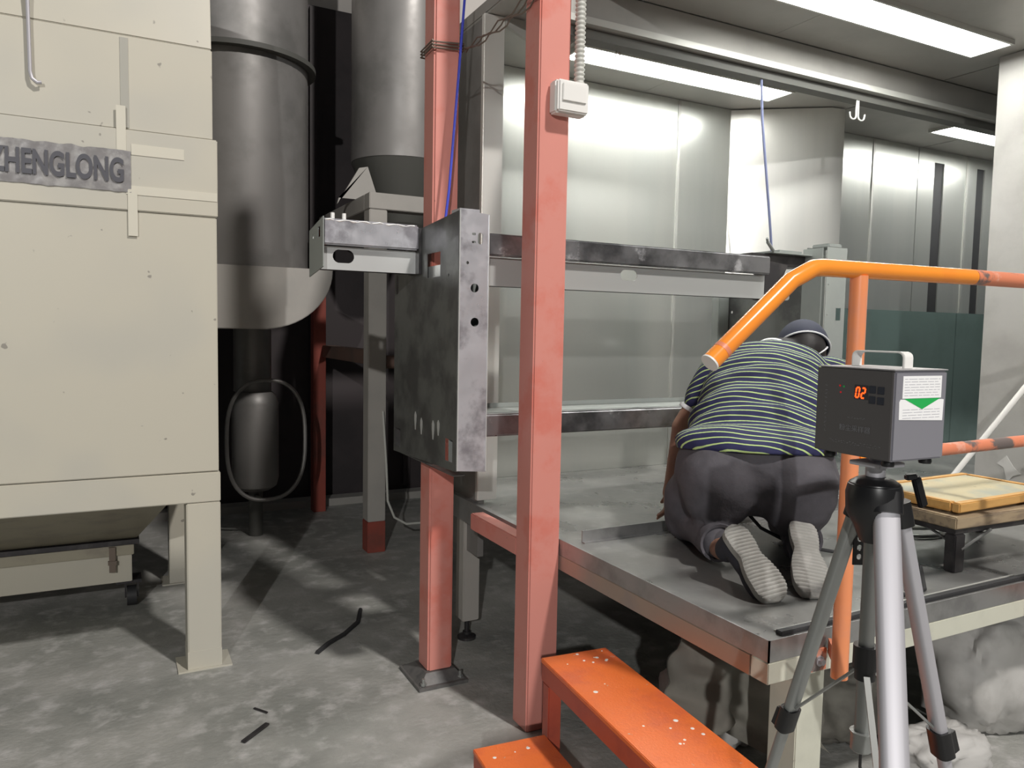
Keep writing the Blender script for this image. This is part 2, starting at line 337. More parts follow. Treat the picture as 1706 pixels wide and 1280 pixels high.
for x, y in ((.258, YF-.004), (X0, YF-.004), (.258, 4.715), (X0, 4.715)):
    l = mk('leg', G().box(x, x+.137, y, y+.13, .008, .734), 'cream', cb, .004)
    mk('base_plate', G().box(x-.04, x+.18, y-.012, y+.16, 0, .007), 'cream', l); mk('foot_sleeve', G().box(x-.001, x+.138, y-.0015, y+.131, .0075, .085), 'cream', l)
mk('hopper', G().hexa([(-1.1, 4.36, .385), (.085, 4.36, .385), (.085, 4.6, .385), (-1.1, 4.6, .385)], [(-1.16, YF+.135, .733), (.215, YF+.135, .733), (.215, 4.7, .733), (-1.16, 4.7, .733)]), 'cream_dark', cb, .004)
mk('hopper_flange', G().box(-1.11, .095, 4.335, 4.62, .36, .384), 'dark_metal', cb)
for a in [(.068-.375, .125-.375, 2.165, 2.272), (-.0, .055, 2.0, 2.045)]: pass
mk('tape', G().box(.018, .052, YF-.009, YF-.0062, 2.18, 2.36), 'tape', cb); mk('tape', G().box(.07, .265, YF-.009, YF-.0062, 2.172, 2.215), 'tape', cb)
mk('tape', G().box(.05, .392, YF-.009, YF-.0062, 2.015, 2.050), 'tape', cb); mk('tape', G().box(.055, .09, YF-.011, YF-.0092, 1.85, 2.035), 'tape', cb)
mk('faded_stripe', G().box(.035, .065, YF+.0085, YF+.0118, 2.28, 2.63), 'stripe', cb)
# sign on the band
def text_mesh(s, size, ext=.0006):
    c = bpy.data.curves.new('txt', 'FONT'); c.body = s; c.size = size; c.extrude = ext; c.offset = size*(.03 if ext > .0005 else 0); o = bpy.data.objects.new('txt', c); C.objects.link(o)
    dg = bpy.context.evaluated_depsgraph_get(); dg.update(); me = bpy.data.meshes.new_from_object(o.evaluated_get(dg)); bpy.data.objects.remove(o)
    g = G(); g.v = [v.co.copy() for v in me.vertices]; g.f = [list(p.vertices) for p in me.polygons]; return g
def place(g, mtx):
    g.v = [mtx @ v for v in g.v]; return g
def crumple(x0, x1, z0, z1, y, nx, nz, amp, seed):
    g = G(); vs = []
    for j in range(nz+1):
        for i in range(nx+1):
            x = x0+(x1-x0)*i/nx; z = z0+(z1-z0)*j/nz; n = noise.noise(Vector((x*18+seed, z*38, seed)))
            e = noise.noise(Vector((x*25, j*9., seed+4)))*.006 if j in (0, nz) else 0
            vs.append((x, y-abs(n)*amp, z+e))
    return g.add(vs, [(j*(nx+1)+i, j*(nx+1)+i+1, (j+1)*(nx+1)+i+1, (j+1)*(nx+1)+i) for j in range(nz) for i in range(nx)])
sg = thing('machine_sign', 'grey taped strip lettered ZHENGLONG on the cream housing', 'sign', (-.15, YF-.008, 2.1))
mk('sign_tape', crumple(-.48, .068, 2.022, 2.185, YF-.0095, 40, 14, .006, 3.1), 'tape_grey', sg)
tx = text_mesh('ZHENGLONG', .128); wdt = max(v.x for v in tx.v); 
place(tx, Matrix.Translation((-.405, YF-.0165, 2.062)) @ Matrix.Rotation(R(90), 4, 'X') @ Matrix.Diagonal((.447/wdt, 1, 1, 1)))
mk('lettering', tx, 'letter', sg)
rod = mk('hanging_rod', G().tube([(-.272, YF-.012, 2.85), (-.268, YF-.012, 2.44), (-.262, YF-.012, 2.415), (-.245, YF-.012, 2.402), (-.232, YF-.010, 2.405)], .007, 8), 'alu')
tag(rod, 'thin pale rod with a bent end hanging on the cream housing', 'rod')
# dust bin on castors under the hopper
bn = thing('dust_bin', 'cream dust bin on castors under the hopper of the cream housing', 'bin', (-.45, 4.45, 0))
mk('bin_body', G().box(-1.05, .06, 4.37, 4.6, .155, .335), 'cream', bn, .003)
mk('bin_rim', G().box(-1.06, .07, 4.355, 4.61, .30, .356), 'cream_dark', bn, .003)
mk('latch', G().box(-.045, -.015, 4.34, 4.356, .22, .35).box(-.05, -.01, 4.335, 4.352, .26, .28), 'wire', bn)
for x in (.045, -1.0):
    c = mk('castor', G().box(x-.06, x+.06, 4.40, 4.52, .135, .152).box(x-.02, x-.012, 4.43, 4.49, .05, .136).box(x+.038, x+.046, 4.43, 4.49, .05, .136), 'dark_metal', bn)
    mk('wheel', G().cyl((x-.01, 4.46, .052), (x+.036, 4.46, .052), .052, n=20), 'rubber', c)

# big round duct with elbow behind the housing
dc = thing('round_duct', 'thick round grey duct with a flange, dropping into a pale elbow beside the cream housing', 'duct', (.74, 5.35, 1.5))
mk('pipe', G().lathe((.74, 5.35, 1.86), (0, 0, 1), [(0, .435), (2.6, .435)], 48), 'duct', dc)
mk('flange', G().lathe((.74, 5.35, 3.155), (0, 0, 1), [(0, .437), (0, .487), (.03, .487), (.03, .437)], 48, False), 'duct_dark', dc)
arc = [(.20, 4.9, 1.862), (1.245, 4.9, 1.862)]+[(.80+.445*math.cos(R(a)), 4.9, 1.862-.386*math.sin(R(a))) for a in range(8, 91, 6)]+[(.20, 4.9, 1.476)]
mk('elbow', G().prism(arc, (0, .9, 0)), 'duct_pale', dc, .004)
# thin pipe and canister below the elbow
vp = thing('drain_canister', 'dark grey upright canister under a pipe inside an oval hoop, behind the cream housing', 'canister', (.88, 5.6, 0))
mk('pipe', G().lathe((.87, 5.7, 1.03), (0, 0, 1), [(0, .13), (.442, .13)], 24), 'duct', vp)
mk('canister', G().lathe((.875, 5.62, .0), (0, 0, 1), [(.33, .10), (.36, .145), (.42, .16), (.95, .16), (1.0, .145), (1.03, .12)], 28), 'duct', vp)
hp = []
for i in range(48):
    a = 2*math.pi*i/48; c, s = math.cos(a), math.sin(a); hp.append((.93+.265*math.copysign(abs(c)**.8, c), 5.48, .70+.42*math.copysign(abs(s)**.75, s)))
mk('hoop', G().tube(hp, .014, 8, True), 'duct', vp); mk('stand', G().cyl((.875, 5.62, 0), (.875, 5.62, .33), .05), 'duct_dark', vp)
mk('hoop_clip', G().box(.86, .89, 5.47, 5.64, .27, .30), 'duct_dark', vp)
# cyclone
cy_ = thing('cyclone_drum', 'large grey round drum with a cone bottom behind the square red pole', 'drum', (1.96, 5.66, 2.3))
mk('drum', G().lathe((1.96, 5.66, 2.73), (0, 0, 1), [(0, .375), (2.0, .375)], 48), 'duct', cy_)
mk('cone', G().lathe((1.96, 5.66, 2.25), (0, 0, 1), [(0, .17), (.478, .372)], 48), 'duct_dark', cy_)
# frame that carries the drum
fr = thing('drum_frame', 'grey and red square-tube frame standing under the large drum', 'frame', (1.5, 5.4, 0))
mk('post', G().box(1.467, 1.587, 4.85, 4.97, .21, 2.262), 'duct_pale', fr, .004); mk('post_foot', G().box(1.466, 1.588, 4.849, 4.971, 0, .209), 'red', fr, .004, label='lower end of the front post painted red')
mk('post', G().box(1.40, 1.50, 6.12, 6.22, .0, 2.262), 'red', fr, .004, label='red rear post')
mk('post', G().box(2.55, 2.67, 4.85, 4.97, 0, 2.262), 'duct_pale', fr, .004)
mk('top_beam', G().box(1.467, 2.67, 4.85, 4.97, 2.265, 2.37), 'duct_pale', fr, .004); mk('top_beam', G().box(1.467, 1.587, 4.972, 6.22, 2.265, 2.37), 'duct_pale', fr, .004)
mk('middle_beam', G().box(1.47, 1.57, 4.972, 6.118, 1.255, 1.35), 'brown', fr, .004); mk('middle_beam', G().box(1.59, 2.548, 4.86, 4.95, 1.23, 1.315), 'brown', fr, .004)
mk('leaning_plate', G().prism([(1.35, 5.2, 2.33), (1.50, 5.2, 2.585), (1.56, 5.2, 2.60), (1.64, 5.2, 2.372), (1.36, 5.2, 2.372)], (0, .02, .0)), 'duct_pale', fr)
tag(mk('loose_cable', G().tube([(1.56, 4.83, .95), (1.575, 4.80, .6), (1.58, 4.78, .36), (1.62, 4.76, .25), (1.70, 4.75, .20), (1.80, 4.74, .20), (2.0, 4.74, .3)], .008, 8), 'conduit'), 'thin pale cable sagging beside the grey drum frame post', 'cable')

# pink steel frame: two posts and a rail between them
pf = thing('post_frame', 'faded red square-tube frame of two tall posts joined by a low rail', 'frame', (1.4, 2.45, 0))
mk('post', G().box(1.335, 1.462, 2.40, 2.512, 0, 3.6), 'pink', pf, .006, 3)
po = mk('post', G().box(1.152, 1.262, 2.935, 3.05, .045, 3.6), 'pink', pf, .008, 3)
mk('cross_rail', G().box(1.338, 1.40, 2.514, 2.933, .645, .715), 'pink', pf, .004)
bp = mk('base_plate', G().box(1.09, 1.31, 2.87, 3.12, 0, .014), 'dusty_metal', pf)
mk('grout_pad', G().hexa([(1.10, 2.885, .0145), (1.30, 2.885, .0145), (1.30, 3.11, .0145), (1.10, 3.11, .0145)], [(1.14, 2.925, .05), (1.272, 2.925, .05), (1.272, 3.06, .05), (1.14, 3.06, .05)]), 'dusty_metal', bp)
for x, y in ((1.285, 2.90), (1.115, 2.89)): mk('bolt', G().cyl((x, y, .013), (x, y, .045), .007, n=8).cyl((x, y, .018), (x, y, .028), .013, n=6), 'alu_dark', bp)
# tie wires round the posts
wr = G(); random.seed(4)
for k in range(3):
    z = 2.615+.012*k; lo = [(1.14, 2.925, z), (1.275, 2.922, z+.012), (1.275, 3.06, z), (1.14, 3.06, z), (1.14, 2.925, z+.006)]; wr.tube(lo, .0035, 6)
for k in range(3):
    p0, p1 = Vector((1.275, 2.92, 2.62+.006*k)), Vector((1.33, 2.394, 2.66+.02*k)); pts = []
    for i in range(15):
        t = i/14; q = p0.lerp(p1, t); a = t*22+k*2.1; pts.append(q+Vector((.008*math.cos(a), 0, .008*math.sin(a)-.05*t*(1-t))))
    wr.tube(pts, .003, 6)
tag(mk('tie_wire', wr, 'wire'), 'rusty twisted wire tied round the square pole and across to the near post', 'wire')
# switch and conduit on the near post
sw = thing('switch_box', 'white plastic rocker switch on the near red post', 'switch', (1.45, 2.38, 2.3))
mk('back_box', G().box(1.375, 1.505, 2.352, 2.398, 2.262, 2.375), 'white', sw, .006, 3); mk('face_plate', G().box(1.377, 1.503, 2.336, 2.351, 2.264, 2.373), 'white', sw, .006, 3)
mk('rocker', G().box(1.392, 1.488, 2.329, 2.3355, 2.299, 2.36), 'white', sw, .002)
cg = [];  
for i in range(150): z = 2.377+i*.004; cg.append((z-2.377, .0155 if (i//2) % 2 else .0195))
tag(mk('corrugated_conduit', G().lathe((1.482, 2.372, 2.377), (0, 0, 1), cg, 14), 'conduit', ang=80), 'grey corrugated conduit running up from the white switch', 'conduit')
# adjustable foot leg under the booth corner
bl = thing('booth_leg', 'square grey-green booth leg on a screw foot behind the red frame', 'leg', (1.49, 3.29, 0))
mk('tube', G().box(1.455, 1.54, 3.26, 3.35, .10, .60), 'duct_pale', bl, .004)
mk('screw_foot', G().cyl((1.497, 3.305, .02), (1.497, 3.305, .10), .012).lathe((1.497, 3.305, 0), (0, 0, 1), [(0, .045), (.012, .045), (.022, .02), (.035, .02)], 20), 'dark_metal', bl)

# raised work platform
pl = thing('work_platform', 'steel-topped work platform on pale legs carrying the kneeling worker', 'platform', (2.6, 1.9, 0))
ZD = .72; PX, PY = 1.465, 1.37
mk('deck', G().box(PX+.004, 3.87, PY+.004, 2.395, ZD-.02, ZD), 'deck', pl)
mk('side_rim', G().box(PX, PX+.004, PY, 2.44, .664, ZD+.002), 'rim', pl); mk('side_beam', G().box(PX-.001, PX+.06, PY+.062, 2.44, .606, .663), 'rim_orange_lit', pl, .002)
mk('front_rim', G().box(PX, 4.3, PY, PY+.0038, .664, ZD+.002), 'rim', pl)
mk('front_beam', G().box(PX-.001, 4.3, PY-.001, PY+.06, .606, .663), 'cream_leg', pl, .002)
mk('edge_strip', G().box(PX+.055, 3.86, PY+.012, PY+.034, ZD, ZD+.012), 'rubber', pl, .002)
mk('upstand', G().box(PX+.055, 3.86, 2.335, 2.34, ZD, ZD+.045).box(PX+.055, 3.86, 2.318, 2.335, ZD, ZD+.004), 'rim', pl)
mk('back_beam', G().box(PX+.08, 3.86, 2.33, 2.39, .606, .699), 'cream_leg', pl)
for x, y in ((1.645, PY+.0615), (3.7, PY+.0615), (2.35, 2.25), (3.7, 2.25)): mk('leg', G().box(x, x+.105, y, y+.10, 0, .604 if y > 2 else .699), 'cream_leg', pl, .003)
mk('seam_line', G().bar((1.53, 1.415, ZD+.002), (2.62, 1.425, ZD+.002), .006, .004), 'steel_edge', pl)

# orange handrail
hr = thing('handrail', 'orange tubular handrail along the platform front with a sloping end', 'railing', (1.58, 1.25, .6))
yr = 1.25
pts = [(1.128, yr, 1.440)]+[(1.355, yr, 1.622)]+[(1.355+.06*math.sin(R(a))*1.2, yr, 1.622+.033*math.sin(R(a))) for a in (25, 50, 75)]+[(1.45, yr, 1.657), (2.02, yr, 1.662)]
mk('top_rail', G().tube(pts, .0205, 18), 'orange', hr, ang=50)
mk('top_rail', G().tube([(2.022, yr, 1.662), (3.6, yr, 1.668)], .0203, 18), 'orange_worn', hr, label='worn dark end of the top rail')
d = (Vector(pts[0])-Vector(pts[1])).normalized()
mk('end_cap', G().cyl(Vector(pts[0])+d*.0008, Vector(pts[0])+d*.005, .0212), 'white', hr)
mk('paint_patch', G().cyl(Vector(pts[0])-d*.045, Vector(pts[0])-d*.034, .0209), 'orange_worn', hr)
for x in (1.58, 2.62):
    p = mk('rail_post', G().cyl((x, yr, .655), (x, yr, 1.644), .0205, n=18), 'orange_worn' if x > 2 else mat('orange_post_paint', (.85, .30, .13), .3, c2=(.74, .29, .17), scale=5, c3=(.16, .12, .12), s3=9, lo3=.66, hi3=.72), hr)
    b = mk('bracket', G().box(x+.034, x+.088, PY-.008, PY-.0015, .614, .672).bar((x+.016, yr+.014, .675), (x+.10, PY-.006, .675), .008, .04), 'orange_worn', p)
    mk('bolt', G().cyl((x+.062, PY-.022, .641), (x+.062, PY-.008, .641), .009, n=6).cyl((x+.062, PY-.012, .641), (x+.062, PY-.0082, .641), .014), 'alu', p)
mk('middle_rail', G().tube([(1.601, yr, 1.20), (1.80, yr, 1.204)], .016, 14), 'orange', hr); mk('middle_rail', G().tube([(1.802, yr, 1.204), (3.6, yr, 1.224)], .0165, 14), 'orange_worn', hr, label='chipped faded red middle rail')

# orange steps up to the platform
st = thing('orange_steps', 'bright orange steel steps with chipped treads at the bottom edge', 'steps', (1.2, 1.6, 0))
rz = Matrix.Translation((1.19, 2.05, 0)) @ Matrix.Rotation(R(-4.8), 4, 'Z')
def sb(g): return place(g, rz)
y0, y1 = -.85, 0.
mk('tread', sb(G().box(0, .235, y0, y1, .443, .458)), 'step', st, .002); mk('tread', sb(G().box(-.245, -.006, y0+.1, y1-.05, .218, .232)), 'step', st, .002)
for z, xa, xb, yb in ((.442, .002, .233, -.002), (.217, -.243, -.008, -.052)):
    ya = y0+.001+(.1 if z < .3 else 0)
    g = G().box(xa, xa+.02, ya, yb, z-.055, z).box(xb-.02, xb, ya, yb, z-.055, z).box(xa+.021, xb-.021, yb-.02, yb, z-.055, z).box(xa+.021, xb-.021, ya, ya+.019, z-.055, z)
    mk('tread_frame', sb(g), 'step_shaded', st, .001, 1)
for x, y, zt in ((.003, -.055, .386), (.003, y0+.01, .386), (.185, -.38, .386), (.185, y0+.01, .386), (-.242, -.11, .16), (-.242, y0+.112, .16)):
    mk('leg', sb(G().box(x, x+.045, y, y+.045, 0, zt)), 'step_shaded', st, .003)
random.seed(9)
for i in range(26):
    lo = i % 4 == 0; x = random.uniform(.03, .21) if not lo else random.uniform(-.22, -.03); y = random.uniform(-.09, -.01) if i < 10 else random.uniform(-.6, -.02); z = .4582 if not lo else .2322
    if lo: y -= .05
    r = random.uniform(.002, .008); mk('paint_drop', sb(G().lathe((x, y, z), (0, 0, 1), [(0, r), (.0008, r*.8)], 10)), 'splash', st)

# ================= WORKPIECE: hung sheet-metal cabinet frame =================
wp = thing('cabinet_frame', 'bare ground-steel cabinet frame hung on ropes between the red frame and the booth', 'workpiece', (2.1, 2.7, 1.4))
xl, xr = 1.113, 1.232
mk('front_post', plate([(xl, .975), (xr, .965), (xr, 1.922), (xl, 1.932)], [circ(1.176, 1.651, .0165), circ(1.178, 1.526, .0165), oblong(1.196, 1.832, .021, .042), oblong(1.170, 1.847, .016, .009), oblong(1.170, 1.818, .016, .009), circ(1.146, 1.742, .006, n=10)], (0, 2.57, 0), (1, 0, 0), (0, 0, 1), (0, .003, 0)), 'work_bright', wp)
mk('post_back', G().box(xl+.004, xr-.001, 2.655, 2.659, .975, 1.90), 'grey_paint', wp)
mk('post_return', G().box(xr-.0025, xr, 2.574, 2.72, .97, 1.70), 'work', wp)
mk('post_cap', G().box(xl+.004, xr-.035, 2.58, 2.655, 1.925, 1.938), 'work_bright', wp)
mk('side_panel', plate([(2.571, .972), (3.28, .948), (3.28, 1.742), (2.985, 1.752), (2.985, 1.902), (2.571, 1.928)],
    [rect(2.745, 2.885, 1.70, 1.795), oblong(3.246, 1.69, .03, .085), rect(3.19, 3.265, .975, 1.055), rect(2.605, 2.68, 1.0, 1.085), circ(2.66, 1.70, .006, n=8)],
    (xl-.003, 0, 0), (0, 1, 0), (0, 0, 1), (.003, 0, 0)), 'work_green', wp)
mk('panel_flange', G().box(xl, 1.17, 3.277, 3.28, .95, 1.742).box(xl, 1.16, 2.60, 3.27, .949, .952), 'work_green', wp)
mk('inner_flange', G().box(1.128, 1.14, 2.62, 3.0, 1.69, 1.748), 'work_white', wp)
mk('short_beam', G().box(xl+.001, 1.225, 2.665, 2.985, 1.865, 1.90), 'work', wp, .003)
mk('bright_edge', G().bar((xl+.001, 2.568, .975), (xl+.001, 2.568, 1.93), .004, .004, (0, 1, 0)), 'work_white', wp); mk('bright_edge', G().bar((xr-.001, 2.5685, .968), (xr-.001, 2.5685, 1.92), .003, .003, (0, 1, 0)), 'work_white', wp)  # thin pale strips added to make both post edges bright
sm = G(); random.seed(3)
for y, z, hh in ((3.00, 1.115, .05), (2.93, 1.10, .045), (2.80, 1.10, .05), (2.745, 1.115, .04)):
    sm.prism([(xl-.0034, y+.012*math.cos(a)*(1+.3*math.sin(3*a)), z+hh*.8*math.sin(a)) for a in [k*.6283 for k in range(10)]], (-.0006, 0, 0))
mk('filler_smear', sm, 'work_white', wp, label='pale filler smears')
def chan(x0, x1, y, zt, zb, zf, hole, name, mbox, mflange, dy=.036):
    mk(name, G().box(x0, x1, y, y+.034, zt-(zt-zb), zt), mbox, wp, .006, 3)
    mk(name+'_flange', plate(rect(x0, x1, zf, zb-.003), [oblong(*hole)] if hole else [], (0, y+dy, 0), (1, 0, 0), (0, 0, 1), (0, .003, 0)), mflange, wp)
    mk(name+'_web', G().box(x0, x1, y+dy+.0032, y+dy+.06, zf, zf+.003), 'dark_metal', wp)
chan(1.234, 2.665, 2.58, 1.857, 1.775, 1.665, (1.90, 1.735, .085, .045), 'top_beam', 'work', 'pale_grey')
chan(.712, 1.098, 2.95, 1.915, 1.815, 1.722, (.80, 1.775, .085, .052), 'side_arm', 'work_bright', 'work_white')  # paler steel than the top beam paints in the light on this arm
mk('arm_end_plate', plate([(2.93, 1.728), (3.16, 1.70), (3.16, 1.885), (2.93, 1.918)], [rect(2.975, 3.015, 1.845, 1.885), circ(3.09, 1.855, .009, n=10)], (.706, 0, 0), (0, 1, 0), (0, 0, 1), (.004, 0, 0)), 'grey_paint', wp)
mk('arm_root', G().box(1.098, 1.109, 2.945, 3.07, 1.72, 1.905), 'dark_metal', wp)
for x in (.755, .80): mk('stud', G().cyl((x, 2.98, 1.916), (x, 2.98, 1.94), .008, n=10), 'white', wp)
mk('weld_bead', G().tube([(.72+.018*i, 2.952, 1.908+.003*math.sin(i*1.7)) for i in range(21)], [.0035+.0015*math.sin(i*2.3) for i in range(21)], 6), 'work_white', wp)
mk('lower_beam', G().box(1.234, 3.02, 2.58, 2.635, 1.095, 1.18), 'work', wp, .006, 3)
mk('lower_shelf', G().box(1.234, 3.02, 2.637, 2.80, 1.176, 1.18).box(1.234, 3.02, 2.797, 2.80, 1.181, 1.20), 'grey_paint', wp, .001)
mk('right_post', plate([(3.03, .975), (3.168, .965), (3.168, 1.925), (3.03, 1.925)], [rect(3.105, 3.14, 1.575, 1.635), circ(3.135, 1.80, .005, n=8), circ(3.045, 1.745, .004, n=8), circ(3.045, 1.60, .004, n=8)], (0, 2.58, 0), (1, 0, 0), (0, 0, 1), (0, .003, 0)), 'grey_paint', wp)
mk('right_post_side', G().box(3.022, 3.029, 2.60, 2.72, .975, 1.922).box(3.03, 3.165, 2.70, 2.704, .975, 1.93), 'grey_paint', wp, .003)
mk('right_post_cap', G().box(3.06, 3.155, 2.60, 2.70, 1.926, 1.945), 'grey_paint', wp, .004)
mk('right_panel', plate([(2.722, .972), (3.28, .95), (3.28, 1.742), (2.722, 1.80)], [oblong(2.84, 1.69, .085, .03), circ(3.20, 1.62, .008, n=8)], (3.026, 0, 0), (0, 1, 0), (0, 0, 1), (.003, 0, 0)), 'work_green', wp)
mk('right_bracket', G().box(2.668, 3.018, 2.70, 2.80, 1.83, 1.885).prism([(2.668, 2.64, 1.66), (2.75, 2.64, 1.66), (2.84, 2.64, 1.83), (2.668, 2.64, 1.85)], (0, .05, 0)), 'dark_metal', wp, .002)
mk('right_top_plate', G().box(2.75, 3.02, 2.66, 3.0, 1.886, 1.892).box(2.82, 2.97, 2.68, 2.9, 1.893, 1.905), 'grey_paint', wp)
mk('right_rear_post', G().box(2.95, 3.024, 3.22, 3.276, .96, 1.74), 'grey_paint', wp, .003)
def rope(name, pts, r, m, label): return tag(mk(name, G().tube(pts, r, 8), m), label, 'rope')
rope('lifting_rope', [(1.172, 2.86, 1.90), (1.19, 2.86, 2.05), (1.225, 2.87, 2.45), (1.262, 2.88, 2.9), (1.31, 2.88, 3.5)], .0055, 'blue', 'thin bright blue rope beside the square pole holding the frame')
rope('lifting_rope', [(2.78, 2.69, 1.893), (2.765, 2.69, 2.0), (2.735, 2.692, 2.2), (2.695, 2.70, 2.5), (2.69, 2.71, 2.683)], .006, 'blue_grey', 'thin blue-grey rope hanging before the bright pilaster')
tag(mk('toggle_bar', G().cyl((2.70, 2.64, 1.93), (2.76, 2.66, 1.895), .008, n=8).cyl((2.685, 2.63, 1.945), (2.70, 2.64, 1.93), .006, n=8), 'grey_paint'), 'short bent steel pin lying where the blue-grey rope meets the frame', 'pin')
hk = G()
for s in (-1, 1):
    hk.tube([(3.338+s*.006, 2.70, 2.684), (3.338+s*.008, 2.70, 2.605)]+[(3.338+s*(.008+.022-.022*math.cos(R(a))), 2.70, 2.605-.016*math.sin(R(a))) for a in (40, 80, 120, 160)]+[(3.338+s*.056, 2.70, 2.622)], .004, 8)
tag(mk('double_hook', hk, 'white'), 'pale double hook hanging from the track under the header', 'hook')
tag(mk('wire_hook', G().tube([(1.90, 2.75, 2.684), (1.895, 2.75, 2.66), (1.905, 2.75, 2.645), (1.92, 2.75, 2.655), (1.915, 2.75, 2.683)], .0025, 6), 'wire'), 'tiny wire loop hanging from the track near the middle ceiling light', 'hook')

# ================= DUST SAMPLER ON TRIPOD =================
rs = Matrix.Translation((1.091, .79, 0)) @ Matrix.Rotation(R(-1.5), 4, 'Z')
sp = thing('dust_sampler', 'grey metal dust sampler with red 02 display standing on the tripod', 'instrument', (1.16, .86, 1.3))
def S(g): return place(g, rs)
BW, BD, Z0, Z1 = .131, .152, 1.300, 1.446
mk('case', S(G().box(.004, BW, 0, BD, Z0, Z1)), 'sampler', sp, .003)
mk('lid', S(G().box(.001, BW+.001, -.001, BD+.001, Z1+.0002, Z1+.0025)), 'sampler_top', sp, .001)
fp = mk('front_plate', S(G().box(0, .0038, .001, BD-.001, Z0+.001, Z1-.001)), 'face', sp, .001)
hd = [(.066, .024, Z1+.002), (.066, .024, Z1+.020)]+[(.066, .024+.010-.010*math.cos(R(a)), Z1+.020+.010*math.sin(R(a))) for a in (30, 60, 90)]+[(.066, .118+.010*math.sin(R(a)), Z1+.020+.010*math.cos(R(a))) for a in (0, 30, 60, 90)]+[(.066, .128, Z1+.002)]
g = G()
for a, b in zip(hd[:-1], hd[1:]): 
    a, b = Vector(a), Vector(b); 
vs = []
for i, p in enumerate(hd):
    p = Vector(p); q = Vector((.066, .076, Z1)); n = (p-q).normalized() if 1 < i < len(hd)-2 else Vector((0, -1 if i < 2 else 1, 0))
    for dx, k in ((-.011, 0), (.011, 0), (.011, -.0045), (-.011, -.0045)): vs.append(p+Vector((dx, 0, 0))+n*k)
m_ = len(hd); fs = [(i*4+j, i*4+(j+1) % 4, (i+1)*4+(j+1) % 4, (i+1)*4+j) for i in range(m_-1) for j in range(4)]+[(0, 1, 2, 3), ((m_-1)*4+3, (m_-1)*4+2, (m_-1)*4+1, (m_-1)*4)]
mk('carry_handle', S(g.add(vs, fs)), 'white', sp, .001)
for x, y in ((.020, .018), (BW-.02, .018), (.02, BD-.018), (BW-.02, BD-.018)): mk('rubber_foot', S(G().lathe((x, y, Z0), (0, 0, -1), [(0, .009), (.006, .0105), (.010, .0095)], 16)), 'black', sp)
# seven-segment digits, read from the left side of the case
def seg(s, y, z, w, h, t):
    on = {'0': 'abcdef', '2': 'abged'}[s]; g = G(); sl = .12
    S_ = dict(a=((0, h), (w, h)), b=((w, h), (w, h/2)), c=((w, h/2), (w, 0)), d=((0, 0), (w, 0)), e=((0, h/2), (0, 0)), f=((0, h), (0, h/2)), g=((0, h/2), (w, h/2)))
    for k in on:
        (a0, b0), (a1, b1) = S_[k]; e = .0006; dx, dz = a1-a0, b1-b0; L = math.hypot(dx, dz); dx, dz = dx/L, dz/L
        p = [(a0+dx*e, b0+dz*e), (a1-dx*e, b1-dz*e)]; nx, nz = -dz*t/2, dx*t/2
        q = [(p[0][0]+nx, p[0][1]+nz), (p[1][0]+nx, p[1][1]+nz), (p[1][0]-nx, p[1][1]-nz), (p[0][0]-nx, p[0][1]-nz)]
        g.prism([(-.0007, y-(a+sl*b), z+b) for a, b in q], (.0004, 0, 0))
    return g
dp = mk('display', S(G().box(-.0003, .0001, .0455, .0725, 1.396, 1.420)), 'rubber', sp)
mk('digit', S(seg('0', .0700, 1.399, .0062, .0165, .0026)), 'red_led', sp); mk('digit', S(seg('2', .0590, 1.3985, .0062, .0165, .0026)), 'red_led', sp)
for i, (y, z) in enumerate(((.102, 1.416), (.094, 1.415), (.100, 1.405))): mk('indicator', S(G().cyl((-.0006, y, z), (.0002, y, z), .0017, n=10)), 'red_led_dim' if i != 1 else 'green', sp)
for y, z in ((.0375, 1.414), (.0215, 1.4135), (.0375, 1.397), (.0215, 1.3965)): mk('button', S(G().box(-.0012, -.0001, y-.006, y+.006, z-.006, z+.006)), 'button', sp, .0004)
def side_text(s, y0, z, height, width, m):
    tx = text_mesh(s, height, .0002); w_ = max(v.x for v in tx.v)
    # local x -> -y, local y -> z
    mt = Matrix(((0, 0, -1, -.0005), (-width/w_, 0, 0, y0), (0, 1, 0, z), (0, 0, 0, 1))); return S(place(tx, mt))
try: mk('lettering', side_text('粉尘采样器', .100, 1.342, .0115, .062, 0), 'print', sp)
except Exception as e: print('text', e)
fpn = G(); random.seed(5)
def strokes(g, y0, y1, z, hh, n):
    for i in range(n):
        y = y0+(y1-y0)*i/n
        for k in range(3): a = random.uniform(0, hh*.8); g.box(-.0005, 0, y+k*.0012, y+k*.0012+random.choice([.0006, .0022]), z+a, z+a+.0007)
strokes(fpn, .018, .120, 1.3175, .007, 18)
for k in range(12): strokes(fpn, .128, .134, 1.335+k*.007, .004, 1)
strokes(fpn, .050, .085, 1.3625, .003, 6); mk('fine_print', S(fpn), 'print', sp)
